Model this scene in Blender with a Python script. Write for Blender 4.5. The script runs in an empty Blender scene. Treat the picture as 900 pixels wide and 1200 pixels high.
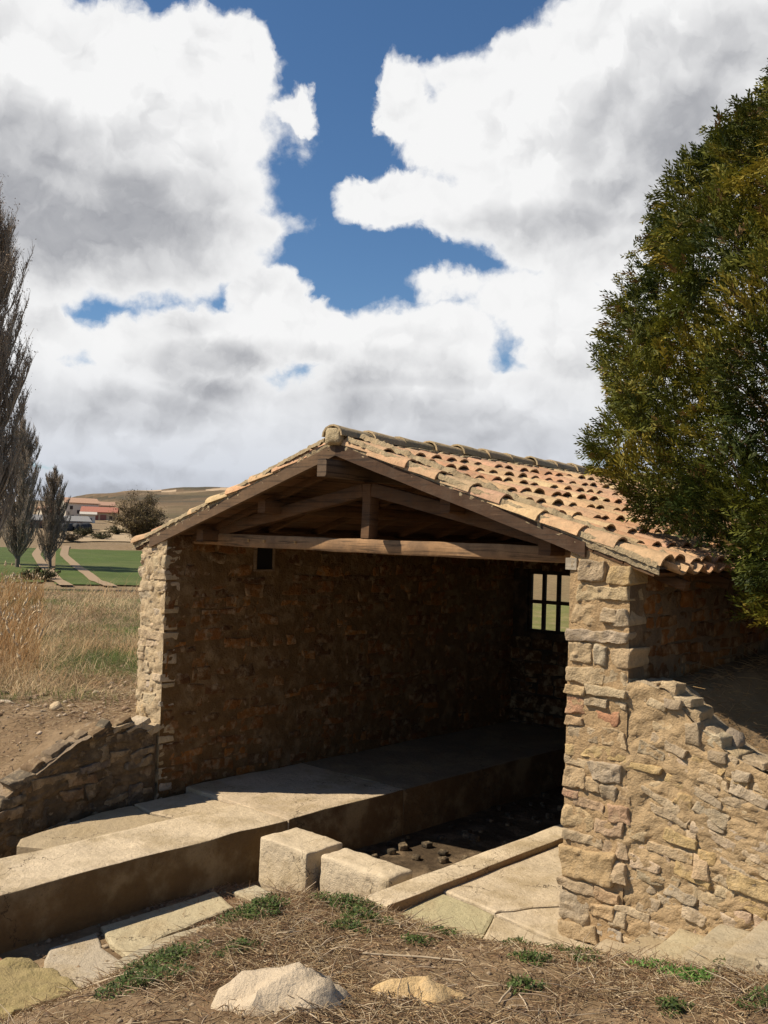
import bpy, bmesh, math, random
import numpy as np
from mathutils import Vector, Matrix, noise
noise.seed_set(7)
RNG = np.random.default_rng(11)
random.seed(5)
R_ = random.random
def U(a, b): return a + (b - a) * random.random()
SC = bpy.context.scene
COL = SC.collection

# ------------------------------------------------------------------ camera
CX, CY, CZ = 3.026, -5.031, 2.181
YAW, PITCH, ROLL = 0.7336, 0.0316, 0.0322
fw = Vector((-math.sin(YAW)*math.cos(PITCH), math.cos(YAW)*math.cos(PITCH), math.sin(PITCH)))
rt = Vector((math.cos(YAW), math.sin(YAW), 0)); up = rt.cross(fw)
rt2 = rt*math.cos(ROLL) + up*math.sin(ROLL); up2 = -rt*math.sin(ROLL) + up*math.cos(ROLL)
cd = bpy.data.cameras.new('camera'); cam = bpy.data.objects.new('camera', cd); COL.objects.link(cam)
M4 = Matrix.Identity(4)
for i in range(3):
    M4[i][0] = rt2[i]; M4[i][1] = up2[i]; M4[i][2] = -fw[i]
M4[0][3], M4[1][3], M4[2][3] = CX, CY, CZ
cam.matrix_world = M4
cd.sensor_fit = 'VERTICAL'; cd.sensor_height = 36; cd.lens = 1129.8/1200*36
cd.clip_start = 0.05; cd.clip_end = 8000
SC.camera = cam
SC.render.resolution_x, SC.render.resolution_y = 768, 1024
SC.view_settings.view_transform = 'Standard'; SC.view_settings.look = 'None'
SC.view_settings.exposure = 0.36; SC.view_settings.gamma = 1
SC.cycles.max_bounces = 6; SC.cycles.diffuse_bounces = 2; SC.cycles.transparent_max_bounces = 8

# ------------------------------------------------------------------ sun
SUN = Vector((-0.66, -0.68, 1.0)).normalized()          # direction towards the sun
sl = bpy.data.lights.new('sun', 'SUN'); so = bpy.data.objects.new('sun', sl); COL.objects.link(so)
sl.energy = 5.0; sl.angle = math.radians(0.5); sl.color = (1.0, 0.88, 0.70)
so.rotation_euler = SUN.to_track_quat('Z', 'Y').to_euler()

# ------------------------------------------------------------------ node helper
class NT:
    def __init__(s, tree): s.t = tree; s.n = tree.nodes; s.l = tree.links
    def node(s, typ, **kw):
        n = s.n.new(typ)
        for k, v in kw.items(): setattr(n, k, v)
        return n
    def put(s, sock, v):
        if isinstance(v, bpy.types.NodeSocket): s.l.new(v, sock)
        else: sock.default_value = v
    def math(s, op, a, b=None, c=None, clamp=False):
        n = s.node('ShaderNodeMath', operation=op); n.use_clamp = clamp
        s.put(n.inputs[0], a)
        if b is not None: s.put(n.inputs[1], b)
        if c is not None: s.put(n.inputs[2], c)
        return n.outputs[0]
    def vmath(s, op, a, b=None, out=0):
        n = s.node('ShaderNodeVectorMath', operation=op); s.put(n.inputs[0], a)
        if b is not None: s.put(n.inputs[1], b)
        return n.outputs[out]
    def noise(s, vec, scale, detail=4, rough=.55, dist=0., out='Fac'):
        n = s.node('ShaderNodeTexNoise'); s.put(n.inputs['Vector'], vec)
        n.inputs['Scale'].default_value = scale; n.inputs['Detail'].default_value = detail
        n.inputs['Roughness'].default_value = rough; n.inputs['Distortion'].default_value = dist
        return n.outputs[out]
    def smooth(s, v, a, b, x=0., y=1.):
        n = s.node('ShaderNodeMapRange', interpolation_type='SMOOTHSTEP')
        s.put(n.inputs[0], v); n.inputs[1].default_value = a; n.inputs[2].default_value = b
        n.inputs[3].default_value = x; n.inputs[4].default_value = y
        return n.outputs[0]
    def mix(s, f, a, b, blend='MIX'):
        n = s.node('ShaderNodeMix', data_type='RGBA', blend_type=blend)
        s.put(n.inputs[0], f); s.put(n.inputs[6], a); s.put(n.inputs[7], b)
        return n.outputs[2]

# ------------------------------------------------------------------ sky with cumulus
COV = [(-.99,.10,.20,.045,1.2),(-1.176,.426,.198,.088,1.2),(-1.034,.408,.198,.088,1.3),(-.926,.458,.073,.054,1.1),(-.841,.428,.028,.024,.9),(-1.11,.304,.262,.098,1.3),(-.95,.35,.115,.05,.8),(-.855,.322,.052,.02,.5),(-1.11,.47,.052,.027,.6),(-.721,.438,.036,.045,.9),(-.686,.457,.034,.029,.7),(-.648,.412,.077,.069,1.),(-.578,.426,.086,.082,1.3),(-.476,.464,.146,.085,1.3),(-.362,.417,.206,.157,1.3),(-.523,.331,.138,.071,1.1),(-.726,.344,.077,.032,.9),(-.61,.341,.103,.048,.9),(-.665,.335,.06,.035,.9),(-.86,.244,.052,.042,1.1),(-.915,.198,.103,.047,1.1),(-.983,.185,.077,.038,1.),(-.811,.217,.052,.034,.9),(-.695,.208,.103,.043,.9),(-.679,.259,.052,.025,.6),(-.573,.251,.103,.038,.8),(-.52,.209,.103,.059,1.),(-1.119,.18,.138,.04,.9),(-.955,.127,.258,.051,1.),(-.692,.13,.258,.07,1.1),(-1.044,.075,.052,.024,1.),(-.911,.078,.065,.028,1.),(-.735,.067,.344,.044,.9),(-1.034,.029,.258,.035,1.1),(-.75,.02,.5,.05,1.),(-1.19,.12,.08,.06,1.),(-.357,.204,.215,.16,1.),(-.15,.331,.258,.204,1.2),(-1.359,.22,.215,.173,1.1)]
GRAY = [(-1.037,.294,.172,.083,1.),(-1.155,.3,.138,.075,.8),(-1.112,.36,.12,.037,.5),(-.592,.313,.095,.028,.8),(-.522,.291,.12,.02,.4),(-.441,.381,.103,.09,.55),(-.394,.463,.077,.042,.4),(-.88,.17,.103,.03,.9),(-.738,.181,.095,.019,.5),(-1.014,.128,.095,.022,.5),(-.639,.105,.138,.035,.35),(-.91,.047,.224,.023,.8),(-1.07,.128,.069,.025,.4),(-.71,.138,.112,.022,.4),(-.527,.167,.069,.026,.3),(-1.331,.261,.172,.138,.6),(-.181,.301,.172,.141,.6)]
W = bpy.data.worlds.new('World'); SC.world = W; W.use_nodes = True
w = NT(W.node_tree); w.n.clear()
tc = w.node('ShaderNodeTexCoord').outputs['Generated']
sep = w.node('ShaderNodeSeparateXYZ'); w.l.new(tc, sep.inputs[0])
az = w.math('ARCTAN2', sep.outputs[0], sep.outputs[1]); el = w.math('ARCSINE', sep.outputs[2])
comb = w.node('ShaderNodeCombineXYZ'); w.l.new(az, comb.inputs[0]); w.l.new(el, comb.inputs[1])
P0 = comb.outputs[0]
def warp(vec, amt, scale):
    c = w.noise(vec, scale, 5, .6, 0, 'Color')
    c = w.vmath('SUBTRACT', c, (.5, .5, .5)); c = w.vmath('MULTIPLY', c, (amt, amt*.8, 0))
    return w.vmath('ADD', vec, c)
def field(vec, L):
    acc = None
    for (a, e, ra, re, amp) in L:
        d = w.vmath('SUBTRACT', vec, (a, e, 0)); d = w.vmath('MULTIPLY', d, (1/ra, 1/re, 0))
        q = w.vmath('DOT_PRODUCT', d, d, 1)
        q = w.math('MULTIPLY_ADD', q, -amp*.8, amp)
        acc = q if acc is None else w.math('SMOOTH_MAX', acc, q, .18)
    return acc
Pw = warp(warp(P0, .075, 6.), .04, 20.)
Pw = warp(Pw, .020, 48.)
Pw = warp(Pw, .007, 140.)
cov = field(Pw, COV)
n1 = w.noise(P0, 11, 7, .55, .0)
# unseen sky beyond goes on with cumulus, made sparser and greyer to cut fill light
far = w.noise(tc, 2.6, 6, .55, .0)
side = w.smooth(w.math('ABSOLUTE', w.math('ADD', az, .74)), .50, .9)
topm = w.smooth(el, .54, .75)
ow = w.math('MAXIMUM', side, topm)
farc = w.math('MULTIPLY_ADD', far, 7., -3.9)
cov = w.math('ADD', w.math('MULTIPLY', cov, w.math('SUBTRACT', 1., ow)), w.math('MULTIPLY', farc, ow))
dens = w.math('ADD', cov, w.math('MULTIPLY_ADD', n1, 1.5, -.75))
alpha = w.smooth(dens, .14, .48)
gray = field(warp(P0, .06, 5.), GRAY)
gn = w.noise(P0, 9, 3, .45, .0)
Pup = w.vmath('ADD', Pw, (-.008, .016, 0))
nb0 = w.noise(Pw, 15, 3, .5, .0); nb1 = w.noise(Pup, 15, 3, .5, .0)
rel = w.math('MULTIPLY', w.math('SUBTRACT', nb1, nb0), 2.0)
g = w.math('ADD', gray, w.math('MULTIPLY_ADD', gn, .8, -.40))
gf = w.smooth(g, -.45, .85)
edge = w.smooth(dens, .25, 1.25)
gf = w.math('MULTIPLY', gf, edge)
gf = w.math('ADD', w.math('MULTIPLY_ADD', ow, .45, gf), w.math('MULTIPLY', rel, edge), clamp=True)
lowh = w.smooth(el, .20, .02)
white = w.mix(lowh, (1.0, 1.0, 1.0, 1), (.66, .70, .78, 1))
fine = w.math('MULTIPLY_ADD', w.noise(Pw, 30, 5, .55), .5, .58)
gf = w.math('MULTIPLY', gf, fine)
ccol = w.mix(gf, white, (.33, .34, .375, 1))
sky = w.node('ShaderNodeTexSky', sky_type='NISHITA'); sky.sun_disc = False
sky.sun_elevation = math.asin(SUN.z); sky.sun_rotation = math.atan2(SUN.x, SUN.y)
sky.altitude = 900; sky.air_density = 1.1; sky.dust_density = .1; sky.ozone_density = 4.0
bg1 = w.node('ShaderNodeBackground'); hs = w.node('ShaderNodeHueSaturation'); hs.inputs['Saturation'].default_value = 1.12; w.l.new(sky.outputs[0], hs.inputs['Color']); w.l.new(hs.outputs[0], bg1.inputs[0]); bg1.inputs[1].default_value = .078
bg2 = w.node('ShaderNodeBackground'); w.l.new(ccol, bg2.inputs[0]); bg2.inputs[1].default_value = .72
ms = w.node('ShaderNodeMixShader'); w.l.new(alpha, ms.inputs[0]); w.l.new(bg1.outputs[0], ms.inputs[1]); w.l.new(bg2.outputs[0], ms.inputs[2])
wo = w.node('ShaderNodeOutputWorld'); w.l.new(ms.outputs[0], wo.inputs[0])

# ------------------------------------------------------------------ materials: every mesh carries its own base colour in 'Col'
MATS = {}
def mat(name, scale=12., var=.25, bump=.5, bscale=60., rough=.9, tint=None, tfac=0., tscale=3., bdist=.01, spec=.3, trans=0., speck=0., crack=0., grain=0.):
    if name in MATS: return MATS[name]
    m = bpy.data.materials.new(name); m.use_nodes = True; t = NT(m.node_tree); t.n.clear()
    tcn = t.node('ShaderNodeTexCoord').outputs['Object']
    at = t.node('ShaderNodeAttribute', attribute_name='Col').outputs['Color']
    n = t.noise(tcn, scale, 6, .65)
    v = t.math('MULTIPLY_ADD', t.math('SUBTRACT', n, .5), var*3.2, 1.)
    v2 = t.math('MULTIPLY_ADD', t.math('SUBTRACT', t.noise(tcn, scale*7, 4, .7), .5), var*1.6, 1.)
    v = t.math('MAXIMUM', t.math('MULTIPLY', v, v2), .15)
    c = t.vmath('SCALE', at); c.node.inputs['Scale'].default_value = 1; t.l.new(v, c.node.inputs['Scale'])
    if tint:
        f = t.smooth(t.noise(tcn, tscale, 6, .62), .45, .68, 0, tfac)
        c = t.mix(f, c, (*tint, 1))
    if grain:
        gv = t.vmath('MULTIPLY', tcn, (2.2, 2.2, 55.)); gn_ = t.noise(gv, 1.0, 5, .6, .6)
        c = t.mix(t.smooth(gn_, .50, .68, 0, grain), c, (.025, .017, .012, 1)); c = t.mix(t.smooth(gn_, .42, .30, 0, grain*.3), c, (.24, .17, .11, 1))
    if speck:
        f = t.smooth(t.noise(tcn, 55, 5, .7), .54, .66, 0, speck); f2 = t.smooth(t.noise(tcn, 4.5, 3, .6), .38, .62, .15, 1.)
        c = t.mix(t.math('MULTIPLY', f, f2), c, (.10, .075, .045, 1))
    if crack:
        wv = t.vmath('ADD', tcn, t.vmath('MULTIPLY', t.vmath('SUBTRACT', t.noise(tcn, 5, 5, .6, 0, 'Color'), (.5, .5, .5)), (.35, .35, .35)))
        vo = t.node('ShaderNodeTexVoronoi', feature='DISTANCE_TO_EDGE'); vo.inputs['Scale'].default_value = 1.15; t.l.new(wv, vo.inputs['Vector'])
        f = t.smooth(vo.outputs['Distance'], .0012, .006, crack, 0.); f = t.math('MULTIPLY', f, t.smooth(t.noise(tcn, 1.6, 2, .5), .46, .54))
        c = t.mix(f, c, (.07, .05, .03, 1))
    p = t.node('ShaderNodeBsdfPrincipled'); t.put(p.inputs['Base Color'], c)
    p.inputs['Roughness'].default_value = rough; p.inputs['Specular IOR Level'].default_value = spec
    if bump:
        h = t.math('ADD', t.noise(tcn, bscale, 6, .7), t.math('MULTIPLY', t.noise(tcn, bscale*.2, 4, .6), 2.))
        b = t.node('ShaderNodeBump'); b.inputs['Strength'].default_value = bump; b.inputs['Distance'].default_value = bdist
        t.l.new(h, b.inputs['Height']); t.l.new(b.outputs[0], p.inputs['Normal'])
    o = t.node('ShaderNodeOutputMaterial'); t.l.new(p.outputs[0], o.inputs[0])
    if trans:
        tr = t.node('ShaderNodeBsdfTranslucent'); t.put(tr.inputs[0], c)
        mx = t.node('ShaderNodeMixShader'); mx.inputs[0].default_value = trans
        t.l.new(p.outputs[0], mx.inputs[1]); t.l.new(tr.outputs[0], mx.inputs[2]); t.l.new(mx.outputs[0], o.inputs[0])
    MATS[name] = m
    return m
def m_stone(): return mat('rubble_stone', 13, .34, 1.0, 70, .95, (.44, .33, .20), .6, 11, .014)
def m_mortar(): return mat('lime_mortar', 10, .26, 1.0, 80, .96, (.36, .25, .14), .45, 7, .012)
def m_dark(): return mat('shaded_stone', 9, .28, .8, 45, .92, (.16, .10, .06), .6, 5, .012)  # for the back wall, whose colour holds the indoor shade
def m_conc(): return mat('concrete', 4, .26, .9, 90, .93, (.34, .26, .15), .75, 2.6, .008, .3, 0, .55, .9)
def m_tile(): return mat('terracotta', 16, .28, .8, 90, .93, (.43, .31, .18), .5, 19, .006, .3, 0, .6)
def m_wood(): return mat('old_timber', 8, .3, .6, 40, .85, (.09, .06, .04), .5, 5, .004, .3, 0, 0, 0, .75)
def m_soil(): return mat('dry_soil', 3, .25, 1.0, 25, .97, (.36, .26, .16), .5, 2.2, .02)
def m_leaf(): return mat('foliage', 3, .25, 0, 30, .6, None, 0, 3, .01, .2, .22)
def m_grass(): return mat('dry_stems', 3, .2, 0, 30, .8, None, 0, 3, .01, .2, .15)
def m_twig(): return mat('bark', 5, .2, 0, 30, .9)
def m_far(): return mat('far_ground', .02, .2, .3, .3, .95, (.20, .16, .09), .4, .01, .3)
def m_plain(): return mat('painted', 2, .08, 0, 30, .8)

# ------------------------------------------------------------------ mesh building
def tag(o, label=None, cat=None, group=None, kind=None):
    if label: o['label'] = label
    if cat: o['category'] = cat
    if group: o['group'] = group
    if kind: o['kind'] = kind
    return o
def link(o, parent=None):
    COL.objects.link(o)
    if parent is not None:
        o.parent = parent
        o.matrix_parent_inverse = Matrix.Translation(-ORG.get(parent.name, Vector((0, 0, 0))))
    return o
ORG = {}
def thing(name, loc, label, cat, group=None):
    o = bpy.data.objects.new(name, None); COL.objects.link(o); o.location = loc
    o.empty_display_size = .2; ORG[o.name] = Vector(loc)
    return tag(o, label, cat, group)
def mesh_np(name, V, F, C, m, smooth=False, sharp=None):
    """V (n,3) array, F (m,k) array or list of tuples, C (m,3) per-face colours or one colour"""
    me = bpy.data.meshes.new(name)
    V = np.asarray(V, dtype=np.float32)
    if isinstance(F, np.ndarray):
        k = F.shape[1]; nf = len(F)
        me.vertices.add(len(V)); me.vertices.foreach_set('co', V.ravel())
        me.loops.add(nf*k); me.loops.foreach_set('vertex_index', F.astype(np.int32).ravel())
        me.polygons.add(nf); me.polygons.foreach_set('loop_start', np.arange(nf, dtype=np.int32)*k)
        try: me.polygons.foreach_set('loop_total', np.full(nf, k, dtype=np.int32))
        except Exception: pass
        cnt = np.full(nf, k)
        me.update(calc_edges=True)
    else:
        me.from_pydata(V.tolist(), [], F); nf = len(F); cnt = np.array([len(f) for f in F])
    C = np.asarray(C, dtype=np.float32)
    if C.ndim == 1: C = np.tile(C[:3], (nf, 1))
    CC = np.ones((int(cnt.sum()), 4), dtype=np.float32); CC[:, :3] = np.repeat(C[:, :3], cnt, axis=0)
    ca = me.color_attributes.new(name='Col', type='FLOAT_COLOR', domain='CORNER'); ca.data.foreach_set('color', CC.ravel())
    if m: me.materials.append(m)
    if smooth:
        me.polygons.foreach_set('use_smooth', np.ones(nf, dtype=bool))
        if sharp: me.set_sharp_from_angle(angle=math.radians(sharp))
    me.update()
    return me
def obj_np(name, V, F, C, m, parent=None, smooth=False, sharp=None, org=None):
    V = np.asarray(V, dtype=np.float32)
    if org is not None: V = V - np.asarray(org, dtype=np.float32)
    me = mesh_np(name, V, F, C, m, smooth, sharp)
    o = bpy.data.objects.new(name, me)
    link(o, parent)
    if org is not None: o.location = org
    return o
class MB:
    def __init__(s): s.v = []; s.f = []; s.c = []
    def add(s, V, F, c):
        b = len(s.v); s.v.extend(V); s.f.extend([tuple(i+b for i in f) for f in F])
        if isinstance(c, list): s.c.extend(c)
        else: s.c.extend([c]*len(F))
    def obox(s, o, ax, ay, az_, c):
        """box from corner-centre o with half axes"""
        o = Vector(o); ax, ay, az_ = Vector(ax), Vector(ay), Vector(az_)
        V = [tuple(o + i*ax + j*ay + k*az_) for k in (-1, 1) for j in (-1, 1) for i in (-1, 1)]
        s.add(V, [(0,2,3,1),(4,5,7,6),(0,1,5,4),(2,6,7,3),(0,4,6,2),(1,3,7,5)], c)
    def box(s, a, b, c):
        s.obox([(a[i]+b[i])/2 for i in range(3)], ((b[0]-a[0])/2,0,0), (0,(b[1]-a[1])/2,0), (0,0,(b[2]-a[2])/2), c)
    def beam(s, p, q, w_, h_, c, upv=(0,0,1)):
        p, q = Vector(p), Vector(q); d = (q-p); n = d.cross(Vector(upv)).normalized(); u = n.cross(d).normalized()
        s.obox((p+q)/2, d/2, n*w_/2, u*h_/2, c)
    def build(s, name, m, parent=None, smooth=False, sharp=None, org=None):
        return obj_np(name, s.v, s.f, s.c, m, parent, smooth, sharp, org)
def jit(c, a=.12):
    k = 1 + U(-a, a); return (c[0]*k*(1+U(-.04,.04)), c[1]*k, c[2]*k*(1+U(-.06,.06)))
def lerp(a, b, t): return a + (b-a)*t
def coords(h, n, r):
    if h <= r*1.05: return [-h, 0, h]
    L = [-h, -h+r*.35] + [lerp(-h+r, h-r, i/(n)) for i in range(n+1)] + [h-r*.35, h]
    return L
def rbox(hx, hy, hz, r, seg=(3,1,2), amp=0., fr=12., seed=0, shear=0., drop_bottom=False):
    """rounded irregular box centred on the origin: V, F"""
    X, Y, Z = coords(hx, seg[0], r), coords(hy, seg[1], r), coords(hz, seg[2], r)
    nx, ny, nz = len(X)-1, len(Y)-1, len(Z)-1
    idx = {}; V = []
    k1, k2, k3, k4 = [random.uniform(-shear, shear) for _ in range(4)]
    off = Vector((seed*3.17 % 91, seed*7.3 % 57, seed*1.9 % 33))
    def vid(i, j, k):
        key = (i, j, k)
        if key in idx: return idx[key]
        p = Vector((X[i], Y[j], Z[k]))
        q = Vector((max(-hx+r, min(hx-r, p.x)), max(-hy+r, min(hy-r, p.y)), max(-hz+r, min(hz-r, p.z))))
        d = p - q
        if d.length > 1e-9: p = q + d.normalized()*r
        if amp:
            nv = noise.noise_vector((p+off)*fr)*amp + noise.noise_vector((p+off)*fr*2.7)*amp*.45
            p = p + nv
        if shear:
            p.x += k1*p.z + k2*p.z*p.x/hx; p.z += k3*p.x*.5 + k4*p.x*p.z/hz*.3
        idx[key] = len(V); V.append(tuple(p)); return idx[key]
    F = []
    for i in range(nx):
        for j in range(ny):
            F.append((vid(i,j,nz), vid(i+1,j,nz), vid(i+1,j+1,nz), vid(i,j+1,nz)))
            if not drop_bottom: F.append((vid(i,j,0), vid(i,j+1,0), vid(i+1,j+1,0), vid(i+1,j,0)))
    for i in range(nx):
        for k in range(nz):
            F.append((vid(i,0,k), vid(i+1,0,k), vid(i+1,0,k+1), vid(i,0,k+1)))
            F.append((vid(i,ny,k), vid(i,ny,k+1), vid(i+1,ny,k+1), vid(i+1,ny,k)))
    for j in range(ny):
        for k in range(nz):
            F.append((vid(0,j,k), vid(0,j,k+1), vid(0,j+1,k+1), vid(0,j+1,k)))
            F.append((vid(nx,j,k), vid(nx,j+1,k), vid(nx,j+1,k+1), vid(nx,j,k+1)))
    return V, F
def grid_patch(fn, nu, nv):
    V = [fn(i/nu, j/nv) for j in range(nv+1) for i in range(nu+1)]
    F = [(j*(nu+1)+i, j*(nu+1)+i+1, (j+1)*(nu+1)+i+1, (j+1)*(nu+1)+i) for j in range(nv) for i in range(nu)]
    return V, F
def fbm(p, o=4): return noise.fractal(Vector(p), 1.0, 2.0, o)
def tubes(P0, P1, R0, R1, n=3):
    """vectorised tapered prisms"""
    P0, P1 = np.asarray(P0, float), np.asarray(P1, float); R0 = np.asarray(R0, float); R1 = np.asarray(R1, float)
    D = P1-P0; L = np.linalg.norm(D, axis=1, keepdims=True); L[L == 0] = 1; D = D/L
    A = np.where(np.abs(D[:, 2:3]) < .9, np.array([[0, 0, 1.]]), np.array([[1., 0, 0]]))
    N = np.cross(D, A); N /= np.linalg.norm(N, axis=1, keepdims=True); B = np.cross(D, N)
    m = len(P0); V = np.zeros((m, 2*n, 3))
    for i in range(n):
        a = 2*math.pi*i/n; o = math.cos(a)*N + math.sin(a)*B
        V[:, i] = P0 + o*R0[:, None]; V[:, n+i] = P1 + o*R1[:, None]
    base = (np.arange(m)*2*n)[:, None, None]
    f = np.array([[i, (i+1) % n, n+(i+1) % n, n+i] for i in range(n)])
    F = (base + f[None]).reshape(-1, 4)
    return V.reshape(-1, 3), F
def join_np(parts):
    V = []; F = []; C = []; b = 0
    for v, f, c in parts:
        V.append(v); F.append(f+b); b += len(v)
        c = np.asarray(c, float); C.append(np.tile(c, (len(f), 1)) if c.ndim == 1 else c)
    return np.concatenate(V), np.concatenate(F), np.concatenate(C)

# ------------------------------------------------------------------ terrain
EDGE = [(-1.60,-9),(-1.60,-4),(-1.62,-2.9),(-1.72,-2.3),(-1.92,-1.72),(-2.0,-.98),(-2.12,-.48),(-1.99,-.25),(-1.6,-.26),(-1.27,-.36),(-.95,-.44),(-.74,-.52),(-.3,-.42),(.06,-.27),(.42,-.28),(.83,-.33),(1.24,-.38),(1.8,-.50),(3,-.6),(8,-.6)]
EZ =   [-.42,-.42,-.36,-.38,-.41,-.41,-.40,-.38,-.37,-.22,-.12,-.09,-.10,-.09,-.03,.09,.21,.36,.5,.6]
def poly_in(x, y, P):
    ins = np.zeros(x.shape, bool); n = len(P)
    for i in range(n):
        x0, y0 = P[i]; x1, y1 = P[(i+1) % n]
        if y0 == y1: continue
        c = ((y0 > y) != (y1 > y)) & (x < (x1-x0)*(y-y0)/(y1-y0)+x0)
        ins ^= c
    return ins
BANK = EDGE + [(8, -9)]
def edge_dist(x, y):
    best = np.full(x.shape, 1e9); num = np.zeros(x.shape); den = np.zeros(x.shape)
    for i in range(len(EDGE)-1):
        ax, ay = EDGE[i]; bx, by = EDGE[i+1]; dx, dy = bx-ax, by-ay; ll = math.hypot(dx, dy)
        t = np.clip(((x-ax)*dx+(y-ay)*dy)/(dx*dx+dy*dy), 0, 1)
        d = np.hypot(x-ax-t*dx, y-ay-t*dy); z = EZ[i]+(EZ[i+1]-EZ[i])*t
        w_ = min(ll, 1.5)/(d*d+.003)**1.5; num += w_*z; den += w_
        best = np.minimum(best, d)
    return best, num/den
TS = [0,8,12,18,30,45,70,112,150,200,280,400,700,1200,4000]
TZ = [.6,.5,.35,.26,.5,-1.1,-1.2,.2,2.,3.2,6.,10.,20.,26.,30.]
def wob(x, y, s=1., seed=0.):
    return (np.sin(x*1.7*s+seed)+np.sin(y*2.1*s+1.3+seed)+np.sin((x+y)*1.1*s+.7)+np.sin((x-y*1.4)*2.9*s+2)*.5+np.sin((x*1.3+y)*5.3*s)*.3)/4
def ss(a, b, x): t = np.clip((x-a)/(b-a), 0, 1); return t*t*(3-2*t)
def g(x, y):
    x = np.asarray(x, float); y = np.asarray(y, float)
    s = np.hypot(x-3, y+5)
    hl = np.interp(s, TS, TZ)
    zt = np.interp(y, [-6,-3,-2.2,-1.5,-1.25,-1.0,-.75,-.5,-.1], [-.42,-.3,-.18,.02,.2,.36,.5,.56,.52])
    near = np.clip((x+7.5)/3.0, 0, 1)*(1-ss(0, 1.2, y))
    hl = hl*(1-near) + zt*near
    hl = hl + wob(x, y)*.03*ss(4.4, 5.2, -x) + wob(x, y, .25, 3)*.17*ss(12, 20, s)*(1-ss(34, 44, s))
    wingz = np.interp(x, [.3,.62,.75,.97,1.2,2.,4,9], [1.42,1.38,1.24,1.08,1.0,.9,.85,.8])
    hr = wingz + .06*np.clip(y, 0, 6) + wob(x, y, 1.5)*.02
    hr = hr*(1-ss(12, 60, s)) + hl*ss(12, 60, s)
    wr = ss(-3.5, 1.0, x)
    h = hl*(1-wr)+hr*wr
    # inside the house, the trough and the paved edge
    trough = (x > -4.2) & (x < -.9) & (y < 5.5)
    pave = (x >= -.9) & (x < .2) & (y < 5.5)
    h = np.where(trough, -.47+wob(x, y, 3)*.012, h)
    h = np.where(trough & (y < -.25), -.425+wob(x, y, 3)*.012, h)
    h = np.where(pave, -.2, h)
    h = np.where((x > .2) & (x < 12) & (y < .15), np.minimum(h, -.15), h)
    ins = poly_in(x, y, BANK); d, ez = edge_dist(x, y)
    T = .26 + .06*np.clip(-y, 0, 6) + .03*np.clip(x, 0, 6)
    T = np.maximum(T, ez)
    hb = ez + (T-ez)*(1-np.exp(-d/.95)) + wob(x, y, 2.2)*.018*np.clip(d*2, 0, 1) + wob(x, y, 7., 2)*.006*np.clip(d*5, 0, 1)
    h = np.where(ins, hb, h)
    return h
def gz(x, y): return float(g(np.array([x]), np.array([y]))[0])

def seq(a, b, st, out, gr):
    L = list(np.arange(a, b+1e-6, st)); v, s = b, st
    while v < out: s *= gr; v += s; L.append(v)
    v, s = a, st; pre = []
    while v > -out: s *= gr; v -= s; pre.append(v)
    return np.array(pre[::-1]+L)
xs = seq(-9, 3.6, .06, 5000, 1.09); ys = seq(-4.2, 5.6, .06, 5000, 1.09)
X, Y = np.meshgrid(xs, ys); Z = g(X, Y)
V = np.stack([X, Y, Z], -1).reshape(-1, 3)
nx, ny = len(xs), len(ys); I = np.arange(nx*ny).reshape(ny, nx)
F = np.stack([I[:-1, :-1], I[:-1, 1:], I[1:, 1:], I[1:, :-1]], -1).reshape(-1, 4)
cx = V[F].mean(1); s = np.hypot(cx[:, 0]-3, cx[:, 1]+5)
nz = wob(cx[:, 0], cx[:, 1], .9)+RNG.normal(0, .15, len(F))
soil = np.array([.14, .09, .05]); straw = np.array([.25, .17, .09]); green = np.array([.085, .10, .03]); heath = np.array([.20, .14, .075])
C = soil + (straw-soil)*np.clip(.5+nz*.6, 0, 1)[:, None]
mg = ss(10, 14, s)*(cx[:, 0] < -4.5)*np.clip(.35+wob(cx[:, 0], cx[:, 1], .6, 1.)*1.2, 0, 1)
C = C + (green-C)*mg[:, None]
C = C + (heath*(1+.25*wob(cx[:, 0], cx[:, 1], .03))[:, None]-C)*ss(40, 70, s)[:, None]*.9
back = ((cx[:, 1] > 5.6) & (cx[:, 0] > -14) & (s < 60))
C[back] = C[back]*.4 + np.array([.16, .19, .05])*.6
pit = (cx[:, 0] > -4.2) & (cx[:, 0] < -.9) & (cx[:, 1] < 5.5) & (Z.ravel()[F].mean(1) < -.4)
C[pit & (cx[:, 1] > .3)] *= .35  # trough floor under the roof darkened in colour for the shade
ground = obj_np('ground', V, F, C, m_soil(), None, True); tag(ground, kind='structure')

# ------------------------------------------------------------------ far land: hill, field, track
def drape(name, fn, nu, nv, lift, col, m, kind='structure', label=None):
    V, F = grid_patch(fn, nu, nv); V = np.array(V, float)
    V[:, 2] = g(V[:, 0], V[:, 1]) + lift
    o = obj_np(name, V, np.array(F), col, m, None, True); tag(o, label, kind=kind); return o
def dirpt(az_, s):      # point at a distance from the viewer's spot along an azimuth
    return (CX+math.sin(az_)*s, CY+math.cos(az_)*s)
def fieldfn(a0, a1, s0, s1):
    def f(u, v):
        s_ = lerp(s0, s1, v); a = lerp(a0, a1, u); x, y = dirpt(a, s_); return (x, y, 0)
    return f
drape('wheat_field', fieldfn(-1.060, -.80, 64, 113), 60, 30, .10, (.062, .092, .014), mat('young_wheat', .35, .30, .6, 2, .95, (.11, .12, .035), .7, .12, .15))
drape('wheat_field', fieldfn(-1.30, -1.070, 66, 113), 30, 20, .10, (.058, .086, .014), MATS['young_wheat'])
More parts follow.
